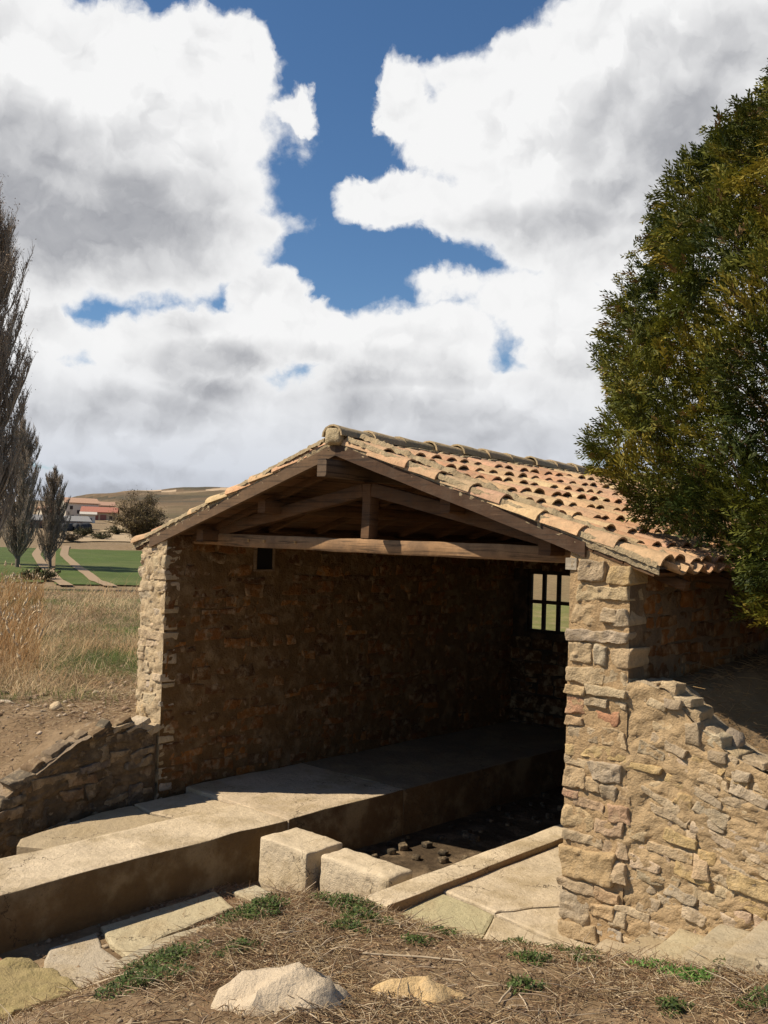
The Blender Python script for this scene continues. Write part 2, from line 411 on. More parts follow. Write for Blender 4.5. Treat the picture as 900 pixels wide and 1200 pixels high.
def trackfn(off, wd):
    PT = [(38, -.985), (48, -1.0), (58, -1.022), (70, -1.042), (84, -1.056), (100, -1.064), (118, -1.062)]
    def f(u, v):
        s_ = lerp(62, 118, v); a = float(np.interp(s_, [p[0] for p in PT], [p[1] for p in PT]))
        x, y = dirpt(a, s_); px, py = math.cos(a), -math.sin(a); k = off+(u-.5)*wd + .12*math.sin(s_*.11)
        return (x+px*k, y+py*k, 0)
    return f
for off in (-1.3, 1.3):
    drape('farm_track', trackfn(off, .8), 3, 60, .14, (.31, .215, .135), m_far())
drape('dirt_road', lambda u, v: (*dirpt(lerp(-1.06, -.86, u), lerp(125, 150, v)+6*math.sin(u*5)), 0), 40, 10, .12, (.42, .31, .19), m_far())
drape('dirt_road', lambda u, v: (*dirpt(lerp(-1.02, -.99, u+.6*math.sin(v*3)), lerp(165, 262, v)), 0), 10, 30, .2, (.44, .33, .19), m_far())

def hillfn(u, v):
    a = lerp(-1.9, .3, u)
    crest = np.interp(a, [-1.9,-1.3,-1.14,-1.07,-1.03,-.985,-.95,-.90,-.8,-.5,.3], [9,12,15,19,23,28,31,33,33,28,18])
    s_ = lerp(330, 900, v)
    hz = 8 + (crest*1.02*(s_/600)**.0)*ss(0, .5, np.array(v)) if False else None
    t = v
    prof = 7 + (crest-7)*math.sin(min(t/.55, 1)*math.pi/2)**1.3 - max(0, t-.55)*30
    x, y = dirpt(a, s_)
    n = fbm((x*.012, y*.012, 0), 5)*3.2*min(1, t*3)
    ter = math.sin(prof*1.5+fbm((x*.01, y*.01, 3), 3)*2)*.5
    return (x, y, prof+n+ter)
V, F = grid_patch(hillfn, 300, 60); V = np.array(V); F = np.array(F)
cx = V[F].mean(1); nn = np.array([fbm((c[0]*.02, c[1]*.02, c[2]*.12), 4) for c in cx])
C = np.array([.135, .09, .048]) + np.clip(nn-.1, 0, 1)[:, None]*np.array([.20, .15, .09]) - np.clip(-nn, 0, .6)[:, None]*np.array([.13, .07, .035])
rock = (cx[:, 2] > 27) & (nn > .05) & (cx[:, 2] < 33)
C[rock] = (.42, .31, .20)
tag(obj_np('hill', V, F, C, mat('scrub_hill', .05, .25, .6, .2, .95, (.09, .075, .03), .55, .03, .6), None, True), kind='structure')

# ------------------------------------------------------------------ rubble walls
CAM = Vector((CX, CY, CZ))
PAL_LIT = [(.47,.34,.20),(.52,.40,.26),(.42,.32,.20),(.50,.33,.14),(.37,.31,.23),(.37,.31,.23),(.45,.32,.19),(.50,.38,.24),(.38,.29,.19)]
PAL_IN = [(p_[0]*1.08, p_[1]*.76, p_[2]*.45) for p_ in [(.17,.095,.042),(.21,.12,.05),(.13,.08,.04),(.12,.085,.055),(.25,.145,.055),(.15,.085,.04),(.10,.065,.04),(.18,.11,.05)]]  # brown inner stones, darkened in colour for the shade indoors
PAL_LOW = [(.15,.11,.07),(.19,.135,.08),(.11,.085,.06),(.22,.16,.10),(.13,.105,.08),(.18,.115,.06)]
PAL_END = [(.47,.37,.24),(.50,.41,.29),(.46,.33,.17),(.42,.37,.30),(.46,.36,.24),(.52,.42,.29),(.52,.43,.30)]
def stone_rows(a0, a1, zb, zt, hmin, hmax, lmin, lmax):
    """irregular courses: list of (a, z, L, H)"""
    out = []; z = zb(0.5*(a0+a1)) if callable(zb) else zb
    ztop = max(zt(lerp(a0, a1, i/10)) for i in range(11)) if callable(zt) else zt
    while z < ztop:
        H = U(hmin, hmax); a = a0 + U(-.25, 0)*lmin
        ph = U(0, 6)
        while a < a1:
            L = U(lmin, lmax)*(1.25 if H < (hmin+hmax)/2 else .8)
            if a1-(a+L) < lmin*.6: L = a1-a
            zc = z+H/2+.012*math.sin(a*3+ph)
            if random.random() < .22 and H > hmin*1.5 and L < lmax:
                k = U(.4, .6); out.append((a+L/2, z+H*k/2, L, H*k)); out.append((a+L/2, z+H*(k+1)/2, L, H*(1-k)))
            else: out.append((a+L/2, zc, L, H))
            a += L
        z += H
    return out
def place_stone(a, z, L, H, D, origin, ax, nrm, prot, tilt, amp=.011, gap=.014, fr=9., rr=.34, shear=.10, res=.035):
    hx, hy, hz = max(.012, L/2-gap/2), D/2, max(.01, H/2-gap/2)
    r = min(hx, hy, hz)*rr*U(.6, 1.1)
    V, F = rbox(hx, hy, hz, r, (max(2, int(L/res)), 1, max(1, int(H/res))), 0, fr, 0, shear)
    ax = Vector(ax); nrm = Vector(nrm); upv = Vector((0, 0, 1))
    ct, st = math.cos(tilt), math.sin(tilt)
    e0 = ax*ct + upv*st; e2 = -ax*st + upv*ct
    yaw = U(-.06, .06); pit = U(-.10, .06)
    c = Vector(origin) + ax*a + nrm*(prot-D/2); c.z = z
    off = Vector((U(0, 90), U(0, 90), U(0, 90))); am = min(amp, hz*.45)
    out = []
    for p in V:
        q = Vector(p)+off
        d = noise.noise_vector(q*fr)*am + noise.noise_vector(q*fr*2.6)*am*.5 + noise.noise_vector(q*fr*7)*am*.28
        cr = noise.noise(q*fr*1.6); d.y += (abs(cr)*1.6-.25)*am*.9
        p0, p1, p2 = p[0]+d.x, p[1]+d.y, p[2]+d.z
        out.append(tuple(c + e0*p0 + nrm*(-p1 + yaw*p0 + pit*p2) + e2*p2))
    F = [f[::-1] for f in F] if (e0.cross(-nrm)).dot(e2) < 0 else F
    return out, F
def tone_(c):
    if sum(c) < .62: return c
    k = .38 if c[0] < c[1]*1.9 else .2
    return (lerp(c[0], .475, k), lerp(c[1], .350, k), lerp(c[2], .205, k))
def emit_stones(L, parent, m, nsep, stuffname='small_stones'):
    L = [(V, F, tone_(c), sz) for V, F, c, sz in L]
    """L: (V,F,col); the nearest become objects, the rest one stuff part"""
    L = sorted(L, key=lambda s_: -(len(s_[0])*0 + s_[3]/max(.5, (Vector(s_[0][0])-CAM).length)))
    for V, F, c, sz in L[:nsep]:
        o = obj_np('stone', V, F, c, m, parent, True, 38)
    if len(L) > nsep:
        mb = MB()
        for V, F, c, sz in L[nsep:]: mb.add(V, F, c)
        tag(mb.build(stuffname, m, parent, True, 50), kind='stuff')
def core_face(origin, ax, nrm, a0, a1, zb, zt, res=.03, amp=.012, seed=0.):
    """displaced mortar sheet facing nrm"""
    origin = Vector(origin); ax = Vector(ax); nrm = Vector(nrm)
    nu = max(2, int((a1-a0)/res)); nv = max(2, int(2.3/res))
    def fn(u, v):
        a = lerp(a0, a1, u); z0 = zb(a) if callable(zb) else zb; z1 = zt(a) if callable(zt) else zt
        z = lerp(z0, z1, v); p = origin + ax*a; p.z = z
        e = min(u, 1-u)*(a1-a0); k = min(1, e/.05)
        d = (fbm((p.x*8+seed, p.y*8, z*10), 4)*amp*1.1 + fbm((p.x*26+seed, p.y*26, z*32), 4)*amp*.75 + amp*.25)*k
        p = p + nrm*d; return tuple(p)
    return grid_patch(fn, nu, nv)
def zr(x): return 2.99-.322*abs(x+2.01)          # crest line of the tiles
WT = lambda x: zr(x)-.135                         # top of the walls

house = thing('wash_house', (-2.0, 2.7, -.1), 'small open-fronted stone wash house with a sagging tiled gable roof', 'wash house')
# ---- right wall (its end is the pillar in view)
RWX0, RWX1, YB = -.025, .40, 5.45
rw = MB()
mcol = (.41, .28, .15)
V, F = core_face((0, .02, 0), (1, 0, 0), (0, -1, 0), RWX0+.015, RWX1-.015, -.2, lambda a: WT(a), .022, .011); rw.add(V, F, mcol)
V, F = core_face((RWX1-.015, 0, 0), (0, 1, 0), (1, 0, 0), .02, YB, -.2, WT(RWX1), .045, .014, 5); rw.add(V, F, (.17, .12, .075))  # outer side mortar coloured dark, as its face gets no sun
V, F = core_face((RWX0+.015, 0, 0), (0, 1, 0), (-1, 0, 0), .02, YB, -.2, WT(0)-.01, .05, .014, 9); rw.add(V, [f[::-1] for f in F], (.26, .17, .10))
rw.box((RWX0+.05, .06, -.2), (RWX1-.05, YB, WT(RWX1)-.02), mcol)
rwall = rw.build('right_wall', m_mortar(), house, True, 60)
# specials placed as the photograph shows them: (a, z, L, H, colour)
SPEC = [(.335,2.035,.15,.105,(.47,.33,.16)),(.16,2.055,.17,.125,(.38,.29,.19)),(.02,2.09,.07,.07,(.30,.26,.21)),(.22,1.925,.34,.09,(.49,.37,.23)),(.10,1.80,.17,.13,(.46,.34,.20)),(.27,1.80,.10,.09,(.52,.42,.28)),(.355,1.795,.10,.10,(.37,.31,.235)),
 (.20,1.675,.40,.075,(.40,.33,.25)),(.085,1.565,.16,.12,(.42,.32,.20)),(.22,1.565,.09,.12,(.39,.34,.25)),(.345,1.56,.13,.11,(.46,.34,.20)),(.12,1.44,.24,.10,(.43,.33,.21)),(.31,1.43,.20,.12,(.42,.33,.22)),(.07,1.345,.14,.06,(.45,.31,.17)),(.26,1.36,.26,.055,(.52,.42,.28)),
 (.055,1.255,.13,.10,(.42,.21,.12)),(.205,1.29,.14,.05,(.44,.36,.25)),(.335,1.295,.11,.05,(.50,.40,.26)),(.24,1.205,.20,.09,(.43,.20,.115)),(.05,1.165,.12,.06,(.48,.30,.16)),(.12,1.095,.22,.085,(.42,.34,.24)),(.32,1.10,.17,.11,(.47,.35,.21)),
 (.20,1.00,.40,.075,(.50,.34,.14)),(.09,.925,.19,.06,(.47,.35,.22)),(.28,.90,.20,.11,(.40,.33,.26)),(.07,.83,.15,.12,(.48,.35,.20)),(.20,.81,.10,.09,(.46,.32,.19)),(.30,.785,.10,.10,(.26,.22,.175)),(.055,.735,.11,.05,(.45,.25,.17)),(.385,.80,.07,.10,(.44,.32,.20)),
 (.18,.70,.20,.065,(.43,.28,.19)),(.36,.68,.14,.10,(.42,.25,.17)),(.10,.60,.22,.13,(.46,.32,.18)),(.30,.585,.18,.09,(.42,.29,.19)),(.13,.49,.26,.06,(.50,.39,.25)),(.34,.48,.16,.09,(.45,.33,.21)),
 (.17,.345,.36,.19,(.44,.31,.16)),(.38,.35,.09,.13,(.47,.36,.23)),(.11,.21,.23,.07,(.37,.29,.20)),(.30,.20,.16,.075,(.43,.28,.16)),(.09,.075,.20,.17,(.35,.29,.215)),(.27,.11,.16,.08,(.45,.30,.17)),(.38,.09,.11,.10,(.52,.42,.29)),(.12,-.05,.26,.10,(.42,.30,.17)),(.32,0.0,.16,.07,(.38,.36,.32))]
L = []
for (a, z, l, h, c) in SPEC:
    D = U(.16, .26); zz = z; a -= .012
    V, F = place_stone(a-.0+U(-.008, .008), zz, l*1.03, h, D, (0, .02, 0), (1, 0, 0), (0, -1, 0), U(.006, .030), U(-.05, .03), .013, .006, 10, .26, .16, .016)
    L.append((V, F, jit(c, .08), l*h*9))
for (a, z, l, h) in stone_rows(.22, YB-.05, .9, WT(RWX1)-.03, .07, .14, .14, .36):
    V, F = place_stone(a, z, l, h, .14, (RWX1-.015, 0, 0), (0, 1, 0), (1, 0, 0), U(0, .022), U(-.03, .03))
    L.append((V, F, jit(random.choice(PAL_IN)), l*h*.8))  # outer side stones take the dark inner palette for the unlit face
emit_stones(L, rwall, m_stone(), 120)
# ---- left wall
LX, LX2 = -4.075, -4.47
lw = MB(); ztl = WT(LX2)
incol = (.145, .082, .032)  # brown stained mortar, darkened too for the indoor shade
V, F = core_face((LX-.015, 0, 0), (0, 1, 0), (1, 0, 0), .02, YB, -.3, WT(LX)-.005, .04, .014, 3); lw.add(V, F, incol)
V, F = core_face((0, .02, 0), (1, 0, 0), (0, -1, 0), LX2+.015, LX-.015, -.3, lambda a: WT(a), .022, .022, 8); lw.add(V, F, (.52, .40, .25))
V, F = core_face((LX2+.015, 0, 0), (0, 1, 0), (-1, 0, 0), .02, YB, .0, ztl, .06, .014, 13); lw.add(V, [f[::-1] for f in F], (.44, .33, .2))
lw.box((LX2+.05, .06, -.3), (LX-.05, YB, ztl-.01), incol)
lwall = lw.build('left_wall', m_mortar(), house, True, 60)
L = []
for (a, z, l, h) in stone_rows(.0, YB, -.12, WT(LX)-.03, .05, .15, .10, .42):
    if 1.0 < a < 1.30 and 1.86 < z < 2.12: continue
    if a-l/2 < .05: l = l-(.05-(a-l/2)); a = .05+l/2
    if l < .03: continue
    V, F = place_stone(a, z, l, h, .13, (LX-.015, 0, 0), (0, 1, 0), (1, 0, 0), U(-.012, .016), U(-.05, .06), .012, .006, 9, .3, .16)
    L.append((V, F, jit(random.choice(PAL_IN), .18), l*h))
for (a, z, l, h) in stone_rows(LX2, LX-.008, -.15, WT(LX2)-.0, .05, .15, .10, .30):
    if random.random() < .18: continue
    V, F = place_stone(a, z, l, h, .15, (0, .02, 0), (1, 0, 0), (0, -1, 0), U(-.006, .018), U(-.08, .08), .015, .006, 10, .3, .2, .02)
    L.append((V, F, jit(random.choice(PAL_END), .1), l*h*4))
emit_stones(L, lwall, m_stone(), 180)
# small grated opening high in the left wall, its inner shade a near-black box
op = MB(); op.box((LX-.012, 1.03, 1.885), (LX+.004, 1.24, 2.10), (.01, .009, .008))
wo_ = op.build('vent_shade_box', m_plain(), house)
fr = MB()
for a, b in (((LX-.01, 1.01, 1.865), (LX+.022, 1.26, 1.885)), ((LX-.01, 1.01, 2.10), (LX+.022, 1.26, 2.12)), ((LX-.01, 1.01, 1.885), (LX+.022, 1.03, 2.10)), ((LX-.01, 1.24, 1.885), (LX+.022, 1.26, 2.10))): fr.box(a, b, (.22, .15, .09))
fr.build('vent_frame', m_wood(), wo_)
# ---- back wall with window
wx0, wx1, wz0, wz1 = -3.87, -3.23, 1.11, 1.87
bwm = MB(); bc = (.03, .022, .015)  # near-black colour stands for the unlit depth of the room
xa, xb_ = LX+.0, RWX0-.0
bwm.box((xa, YB-.05, -.5), (wx0, YB+.07, 2.30), bc); bwm.box((wx1, YB-.05, -.5), (xb_, YB+.07, 2.24), bc)
bwm.box((wx0, YB-.05, -.5), (wx1, YB+.07, wz0), bc); bwm.box((wx0, YB-.05, wz1), (wx1, YB+.07, 2.30), bc)
bwm.add([(xa+.3, YB-.04, 2.20), (xb_-.3, YB-.04, 2.20), (-2.03, YB-.04, 2.84), (xa+.3, YB+.06, 2.20), (xb_-.3, YB+.06, 2.20), (-2.03, YB+.06, 2.84)], [(0,1,2),(3,5,4),(0,2,5,3),(1,4,5,2)], bc)
bwall = bwm.build('back_wall', m_dark(), house)
L = []
for (a, z, l, h) in stone_rows(LX, RWX0, -.4, 2.2, .08, .16, .16, .42):
    if wx0-.2 < a < wx1+.2 and wz0-.08 < z < wz1+.08: continue
    V, F = place_stone(a, z, l, h, .10, (0, YB-.05, 0), (1, 0, 0), (0, -1, 0), U(.005, .03), U(-.03, .03))
    cc_ = random.choice(PAL_IN); L.append((V, F, jit((cc_[0]*.4, cc_[1]*.4, cc_[2]*.4), .15), l*h*.1))  # back stones darkened further for the shade at the far end
emit_stones(L, bwall, m_stone(), 0, 'stone_courses')
win = MB()
fc = (.03, .022, .016)
for a, b in (((wx0, YB+.0, wz0), (wx1, YB+.05, wz0+.03)), ((wx0, YB+.0, wz1-.03), (wx1, YB+.05, wz1)), ((wx0, YB+.0, wz0+.03), (wx0+.03, YB+.05, wz1-.03)), ((wx1-.03, YB+.0, wz0+.03), (wx1, YB+.05, wz1-.03))): win.box(a, b, fc)
window = win.build('window', m_wood(), house)
ww = (wx1-wx0)
for k in (1, 2):
    b_ = MB(); x = wx0+ww*k/3; b_.box((x-.022, YB+.004, wz0+.03), (x+.022, YB+.046, wz1-.03), fc); b_.build('mullion', m_wood(), window)
b_ = MB(); zc = (wz0+wz1)/2; b_.box((wx0+.03, YB+.001, zc-.022), (wx1-.03, YB+.049, zc+.022), fc); b_.build('transom', m_wood(), window)
gm = bpy.data.materials.new('window_glass'); gm.use_nodes = True
gp = gm.node_tree.nodes['Principled BSDF']; gp.inputs['Base Color'].default_value = (.93, .93, .82, 1); gp.inputs['Transmission Weight'].default_value = 1; gp.inputs['Roughness'].default_value = .03; gp.inputs['IOR'].default_value = 1.05
for k in range(3):
    for j in range(2):
        b_ = MB(); x0 = wx0+ww*k/3+.022; z0 = (wz0+.03, zc+.022)[j]; z1 = (zc-.022, wz1-.03)[j]
        b_.box((x0+.008*(k == 0), YB+.022, z0), (wx0+ww*(k+1)/3-.022-.008*(k == 2), YB+.026, z1), (1, 1, 1)); b_.build('pane', gm, window)

# ---- timber
WC = (.115, .058, .026); WL = (.29, .17, .085)
TX = -2.01
def board(name, fn, col=WC):
    b_ = MB(); fn(b_, col)
    V = [tuple(Vector(v)+noise.noise_vector(Vector(v)*4)*.006) for v in b_.v]; b_.v = V
    return b_.build(name, m_wood(), house)
YT = .34
def splitbeam(p, q, w_, h_, c, name, n=10, par=None):
    b_ = MB(); p, q = Vector(p), Vector(q)
    d = (q-p).normalized(); nn_ = d.cross(Vector((0, 0, 1)))
    nn_ = nn_.normalized() if nn_.length > .05 else Vector((1, 0, 0)); uu = nn_.cross(d)
    for i in range(n+1):
        o = p.lerp(q, i/n) + noise.noise_vector(p.lerp(q, i/n)*3)*.008
        for (a, b) in ((-1, -1), (-1, -.7), (-1, .7), (-.8, 1), (.8, 1), (1, .7), (1, -.7), (.8, -1)):
            r = 1+noise.noise((o.x*9+a*2, o.y*9+b, o.z*9))*.05
            b_.v.append(tuple(o + nn_*w_/2*a*r + uu*h_/2*b*r))
    for i in range(n):
        for k in range(8): b_.f.append((i*8+k, i*8+(k+1) % 8, (i+1)*8+(k+1) % 8, (i+1)*8+k)); b_.c.append(c)
    b_.f.append(tuple(range(7, -1, -1))); b_.c.append(c); b_.f.append(tuple(n*8+k for k in range(8))); b_.c.append(c)
    return b_.build(name, m_wood(), par or house, True, 40)
tie = splitbeam((LX+.0, YT, 2.165), (.04, YT, 2.135), .11, .105, WL, 'tie_beam', 16); tie['label'] = 'weathered tie beam across the open gable'
for x_, in ((-3.30,), (-3.10,), (-2.72,)):
    b_ = MB(); b_.obox((x_, YT-.058, 2.16), (.012, 0, 0), (0, .006, 0), (0, 0, .012), (.42, .25, .10)); b_.build('peg', m_wood(), tie)
splitbeam((TX+.05, YT, 2.205), (TX+.05, YT, 2.62), .10, .10, WC, 'king_post', 3)
splitbeam((-3.86, YT, 2.215), (TX, YT, 2.575), .09, .10, WC, 'strut', 6)
splitbeam((-.18, YT, 2.20), (TX+.1, YT, 2.575), .09, .10, WC, 'strut', 6)
splitbeam((TX-.02, -.12, 2.715), (TX, YB, 2.715), .095, .13, (.12, .08, .05), 'ridge_beam', 10)
for side_ in (-1, 1):
    for d in (.95, 1.75):
        x = TX+side_*d; z = zr(x)-.24
        splitbeam((x, .12, z), (x, YB, z), .09, .10, WC, 'purlin', 8)
    x = TX+side_*1.99; 
    # rafters up the slope
    for k in range(9):
        y = .30+k*.62
        xe = (RWX1+.20) if side_ > 0 else (LX2-.18)
        splitbeam((TX+side_*.05, y, zr(TX)-.165), (xe, y, zr(xe)-.165), .055, .06, WC, 'rafter', 4)
# deck boards under the tiles, running along the ridge
for side_ in (-1, 1):
    xe = (.54) if side_ > 0 else (-4.56); n = 13
    for k in range(n):
        x0 = lerp(TX, xe, k/n)+side_*.004; x1 = lerp(TX, xe, (k+1)/n)-side_*.004
        xc = (x0+x1)/2; b_ = MB()
        dx = (x1-x0)/2
        b_.obox((xc, (YB+.36)/2, zr(xc)-.122), (dx, 0, -.322*dx*side_), (0, (YB+.34)/2, 0), (.322*.010*side_, 0, .010), jit(WC, .2)); b_.build('deck_board', m_wood(), house)
# barge boards on the gable; the right one coloured darker for the tile overhang's shade
for side_ in (-1, 1):
    xe = .10 if side_ > 0 else -4.33
    b_ = MB(); x0 = TX+side_*.0; n = 10; h0, h1 = -.088, -.178
    for i in range(n+1):
        x = lerp(x0, xe, i/n); wv = noise.noise((x*2, 0, side_))*.008
        for (y, h) in ((-.005, h0), (-.005, h1), (.035, h1), (.035, h0)): b_.v.append((x, y+wv, zr(x)+h+wv))
    for i in range(n):
        for k in range(4):
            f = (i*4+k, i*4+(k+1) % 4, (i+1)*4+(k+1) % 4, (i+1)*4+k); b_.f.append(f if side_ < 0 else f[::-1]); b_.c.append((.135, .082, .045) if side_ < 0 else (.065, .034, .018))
    b_.f.append((0, 3, 2, 1)); b_.c.append(WC); b_.f.append((n*4, n*4+1, n*4+2, n*4+3)); b_.c.append(WC)
    b_.build('barge_board', m_wood(), house)
b_ = MB(); b_.box((-.035, .005, 2.055), (.04, .30, 2.125), (.34, .29, .22)); b_.build('beam_end', m_wood(), house)

# ---- roof tiles
roof = MB()
for side_ in (-1, 1):       # mortar bed under the tiles
    xe = .57 if side_ > 0 else -4.60
    V, F = grid_patch(lambda u, v: (lerp(TX, xe, u), lerp(-.0, YB+.36, v), zr(lerp(TX, xe, u))-.078+fbm((u*20, v*50, side_), 3)*.008), 30, 80)
    roof.add(V, F if side_ > 0 else [f[::-1] for f in F], (.38, .30, .20))
    V, F = grid_patch(lambda u, v: (lerp(TX, xe, u), -.0-.016*fbm((u*60, v*3, 5+side_), 3), zr(lerp(TX, xe, u))-lerp(.112, .055, v)-.01*fbm((u*45, 0, 9), 3)), 110, 3)
    roof.add(V, F if side_ > 0 else [f[::-1] for f in F], (.34, .27, .17))
for side_ in (-1, 1):
    xe = .56 if side_ > 0 else -4.58
    for yc, lift_ in ((.156, .035), (-.0, .0)):
        V, F = grid_patch(lambda u, v: (lerp(TX+side_*.12, xe, u), yc+lerp(-.05, .05, v)*(.6 if yc > .1 else .25)+.012*fbm((u*40, yc, 2), 3), zr(lerp(TX, xe, u))-.075+lift_*(1+.5*fbm((u*30, 3, side_), 3))+.035*math.sin(v*math.pi)+.012*fbm((u*70, v*5, yc), 3)), 140, 5)
        roof.add(V, F if side_ > 0 else [f[::-1] for f in F], (.36, .28, .17))
roofo = roof.build('roof', m_mortar(), house, True, 50)
PAL_T = [tuple(lerp(a_, b_, .35) for a_, b_ in zip(c_, (.55,.37,.235))) for c_ in [(.47,.25,.13),(.44,.28,.15),(.50,.33,.18),(.43,.20,.11),(.48,.31,.165),(.49,.27,.16),(.43,.30,.155),(.55,.41,.22),(.38,.22,.125)]]
def tile_geo(L_, r0, r1, th, concave=False, hk=.80):
    """local: x down the slope from 0 to L_, y across, z up"""
    V = []; F = []; n = 7; sg = 3
    for j in range(sg+1):
        t = j/sg; r = lerp(r0, r1, t); x = L_*t
        for ring in (0, 1):
            rr = r-ring*th
            for i in range(n+1):
                a = math.pi*i/n; yy = -math.cos(a)*rr; zz = math.sin(a)*rr*hk
                if concave: zz = -zz + r*hk
                V.append((x, yy, zz))
    m_ = 2*(n+1)
    for j in range(sg):
        for i in range(n):
            a, b = j*m_+i, (j+1)*m_+i
            F.append((a, b, b+1, a+1)); a += n+1; b += n+1; F.append((a, a+1, b+1, b))
        for i in (0, n):
            a, b = j*m_+i, (j+1)*m_+i; q = (a, a+n+1, b+n+1, b); F.append(q if i == 0 else q[::-1])
    for j in (0, sg):
        for i in range(n):
            a = j*m_+i; q = (a, a+1, a+n+2, a+n+1); F.append(q if j == 0 else q[::-1])
    if concave: F = [f[::-1] for f in F]
    return V, F
SL = math.sqrt(1+.322**2)
def put_tile(side_, s0, y, tilt_, yawt, concave, lift, L_=.40, r0=.066, r1=.084):
    V, F = tile_geo(L_*U(.96, 1.03), r0*U(.95, 1.05), r1*U(.95, 1.05), .014, concave)
    dv = Vector((side_/SL, 0, -.322/SL)); nv = Vector((.322/SL*side_, 0, 1/SL)); yv = Vector((0, 1, 0))
    o = Vector((TX, y, zr(TX)-.088)) + dv*s0 + nv*lift
    e0 = (dv + nv*tilt_ + yv*yawt).normalized()
    sq = random.uniform(-.05, .05)
    nz_ = Vector((s0*9, y*13, side_))
    V = [o + e0*v[0] + yv*v[1] + (nv-dv*tilt_+yv*sq)*v[2] for v in V]
    V = [tuple(p + noise.noise_vector(p*14)*.005 + noise.noise_vector(p*45)*.0018) for p in V]
    if side_ < 0: F = [f[::-1] for f in F]
    return V, F
T = []
ncol = 31; pitch_ = .192; rows = 9; ex = .284
for side_ in (1, -1):
    for k in range(ncol):
        y = .060+k*pitch_; yj = U(-.008, .008)
        sag = .0
        for r in range(rows):
            s0 = .05+r*ex+U(-.02, .02)-(.02 if r == rows-1 else 0)
            if side_ < 0: s0 -= .02
            c = random.choice(PAL_T)
            V, F = put_tile(side_, s0, y+yj+U(-.014, .014), .045+U(-.015, .02), U(-.045, .045), False, .004+U(0, .006))
            vis = 1 if (side_ > 0) else (.35 if k == 0 else .01)
            T.append((V, F, jit(c, .12), vis/((Vector(V[0])-CAM).length)*(2 if k < 3 and side_ > 0 else 1)))
            if k < ncol:
                V, F = put_tile(side_, s0+.06, y+pitch_/2, .03, U(-.01, .01), True, -.012, .40, .080, .070)
                vis = (.06 if side_ > 0 else .005)*(6 if k == 0 and side_ > 0 else 1)
                T.append((V, F, jit(random.choice(PAL_T), .12), vis/((Vector(V[0])-CAM).length)))
T.sort(key=lambda t: -t[3])
for V, F, c, _ in T[:290]: obj_np('roof_tile', V, F, c, m_tile(), roofo, True, 45)
mb = MB()
for V, F, c, _ in T[290:]: mb.add(V, F, c)
tag(mb.build('roof_tiles', m_tile(), roofo, True, 45), kind='stuff')
for k in range(16):
    y = -.05+k*.37; V, F = tile_geo(.46, .088, .106, .016)
    zz = 2.935+U(-.006, .006); yj = U(-.01, .01)
    Vw = [Vector((TX+yj+v[1], y+.46-v[0], zz+v[2]*1.0+.012*(v[0]/.46))) for v in V]
    Vw = [tuple(p + noise.noise_vector(p*11)*.006) for p in Vw]
    obj_np('ridge_tile', Vw, F, jit((.40, .31, .18), .15), m_tile(), roofo, True, 45)
V, F = rbox(.085, .045, .072, .04, (4, 3, 4), .014, 14, 4)
obj_np('ridge_mortar', [(p[0]+TX, p[1]-.01, p[2]+2.955) for p in V], F, (.45, .36, .22), m_mortar(), roofo, True)
mb = MB()
for side_ in (-1, 1):
    for k in range(41):
        V, F = rbox(U(.05, .08), U(.02, .035), U(.02, .03), .015, (1, 1, 1), .008, 16, k)
        y = .30+k*.135; mb.add([(p[0]*.8+TX+side_*.115, p[1]*2.2+y, p[2]*.8+2.91) for p in V], F, jit((.38, .31, .19), .15))
tag(mb.build('ridge_bedding', m_mortar(), roofo, True), kind='stuff')

# ------------------------------------------------------------------ concrete: benches, kerb, blocks, paving
def conc(name, x0, x1, y0, y1, z0, z1, r, seg, col, sidecol=None, amp=.006, fr=3., parent=None, m=None, seed=1, org=True):
    V, F = rbox((x1-x0)/2, (y1-y0)/2, (z1-z0)/2, r, seg, amp, fr, seed)
    c = ((x0+x1)/2, (y0+y1)/2, (z0+z1)/2); V = np.array(V)+np.array(c)
    C_ = []
    for f in F:
        P = [Vector(V[i]) for i in f]; n = (P[1]-P[0]).cross(P[2]-P[0]); n.normalize()
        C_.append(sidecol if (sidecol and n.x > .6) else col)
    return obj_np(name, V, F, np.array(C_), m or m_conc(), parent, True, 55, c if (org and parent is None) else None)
CL = (.56, .455, .315)
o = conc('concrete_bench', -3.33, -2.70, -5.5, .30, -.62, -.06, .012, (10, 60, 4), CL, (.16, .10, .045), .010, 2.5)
tag(o, 'long pale concrete bench running along the trough out of the house', 'bench')
for (ya, yb_, cc_) in ((.304, 1.72, (.50, .40, .28)), (1.724, 5.40, (.22, .165, .105))):  # inner length coloured darker for the deep shade under the roof
    b2 = conc('bench_section', -4.07, -2.70, ya, yb_, -.62, -.058, .012, (10, 24, 4), cc_, (.13, .08, .038), .008, 2.5); b2.parent = o; b2.matrix_parent_inverse = Matrix.Translation(-o.location)
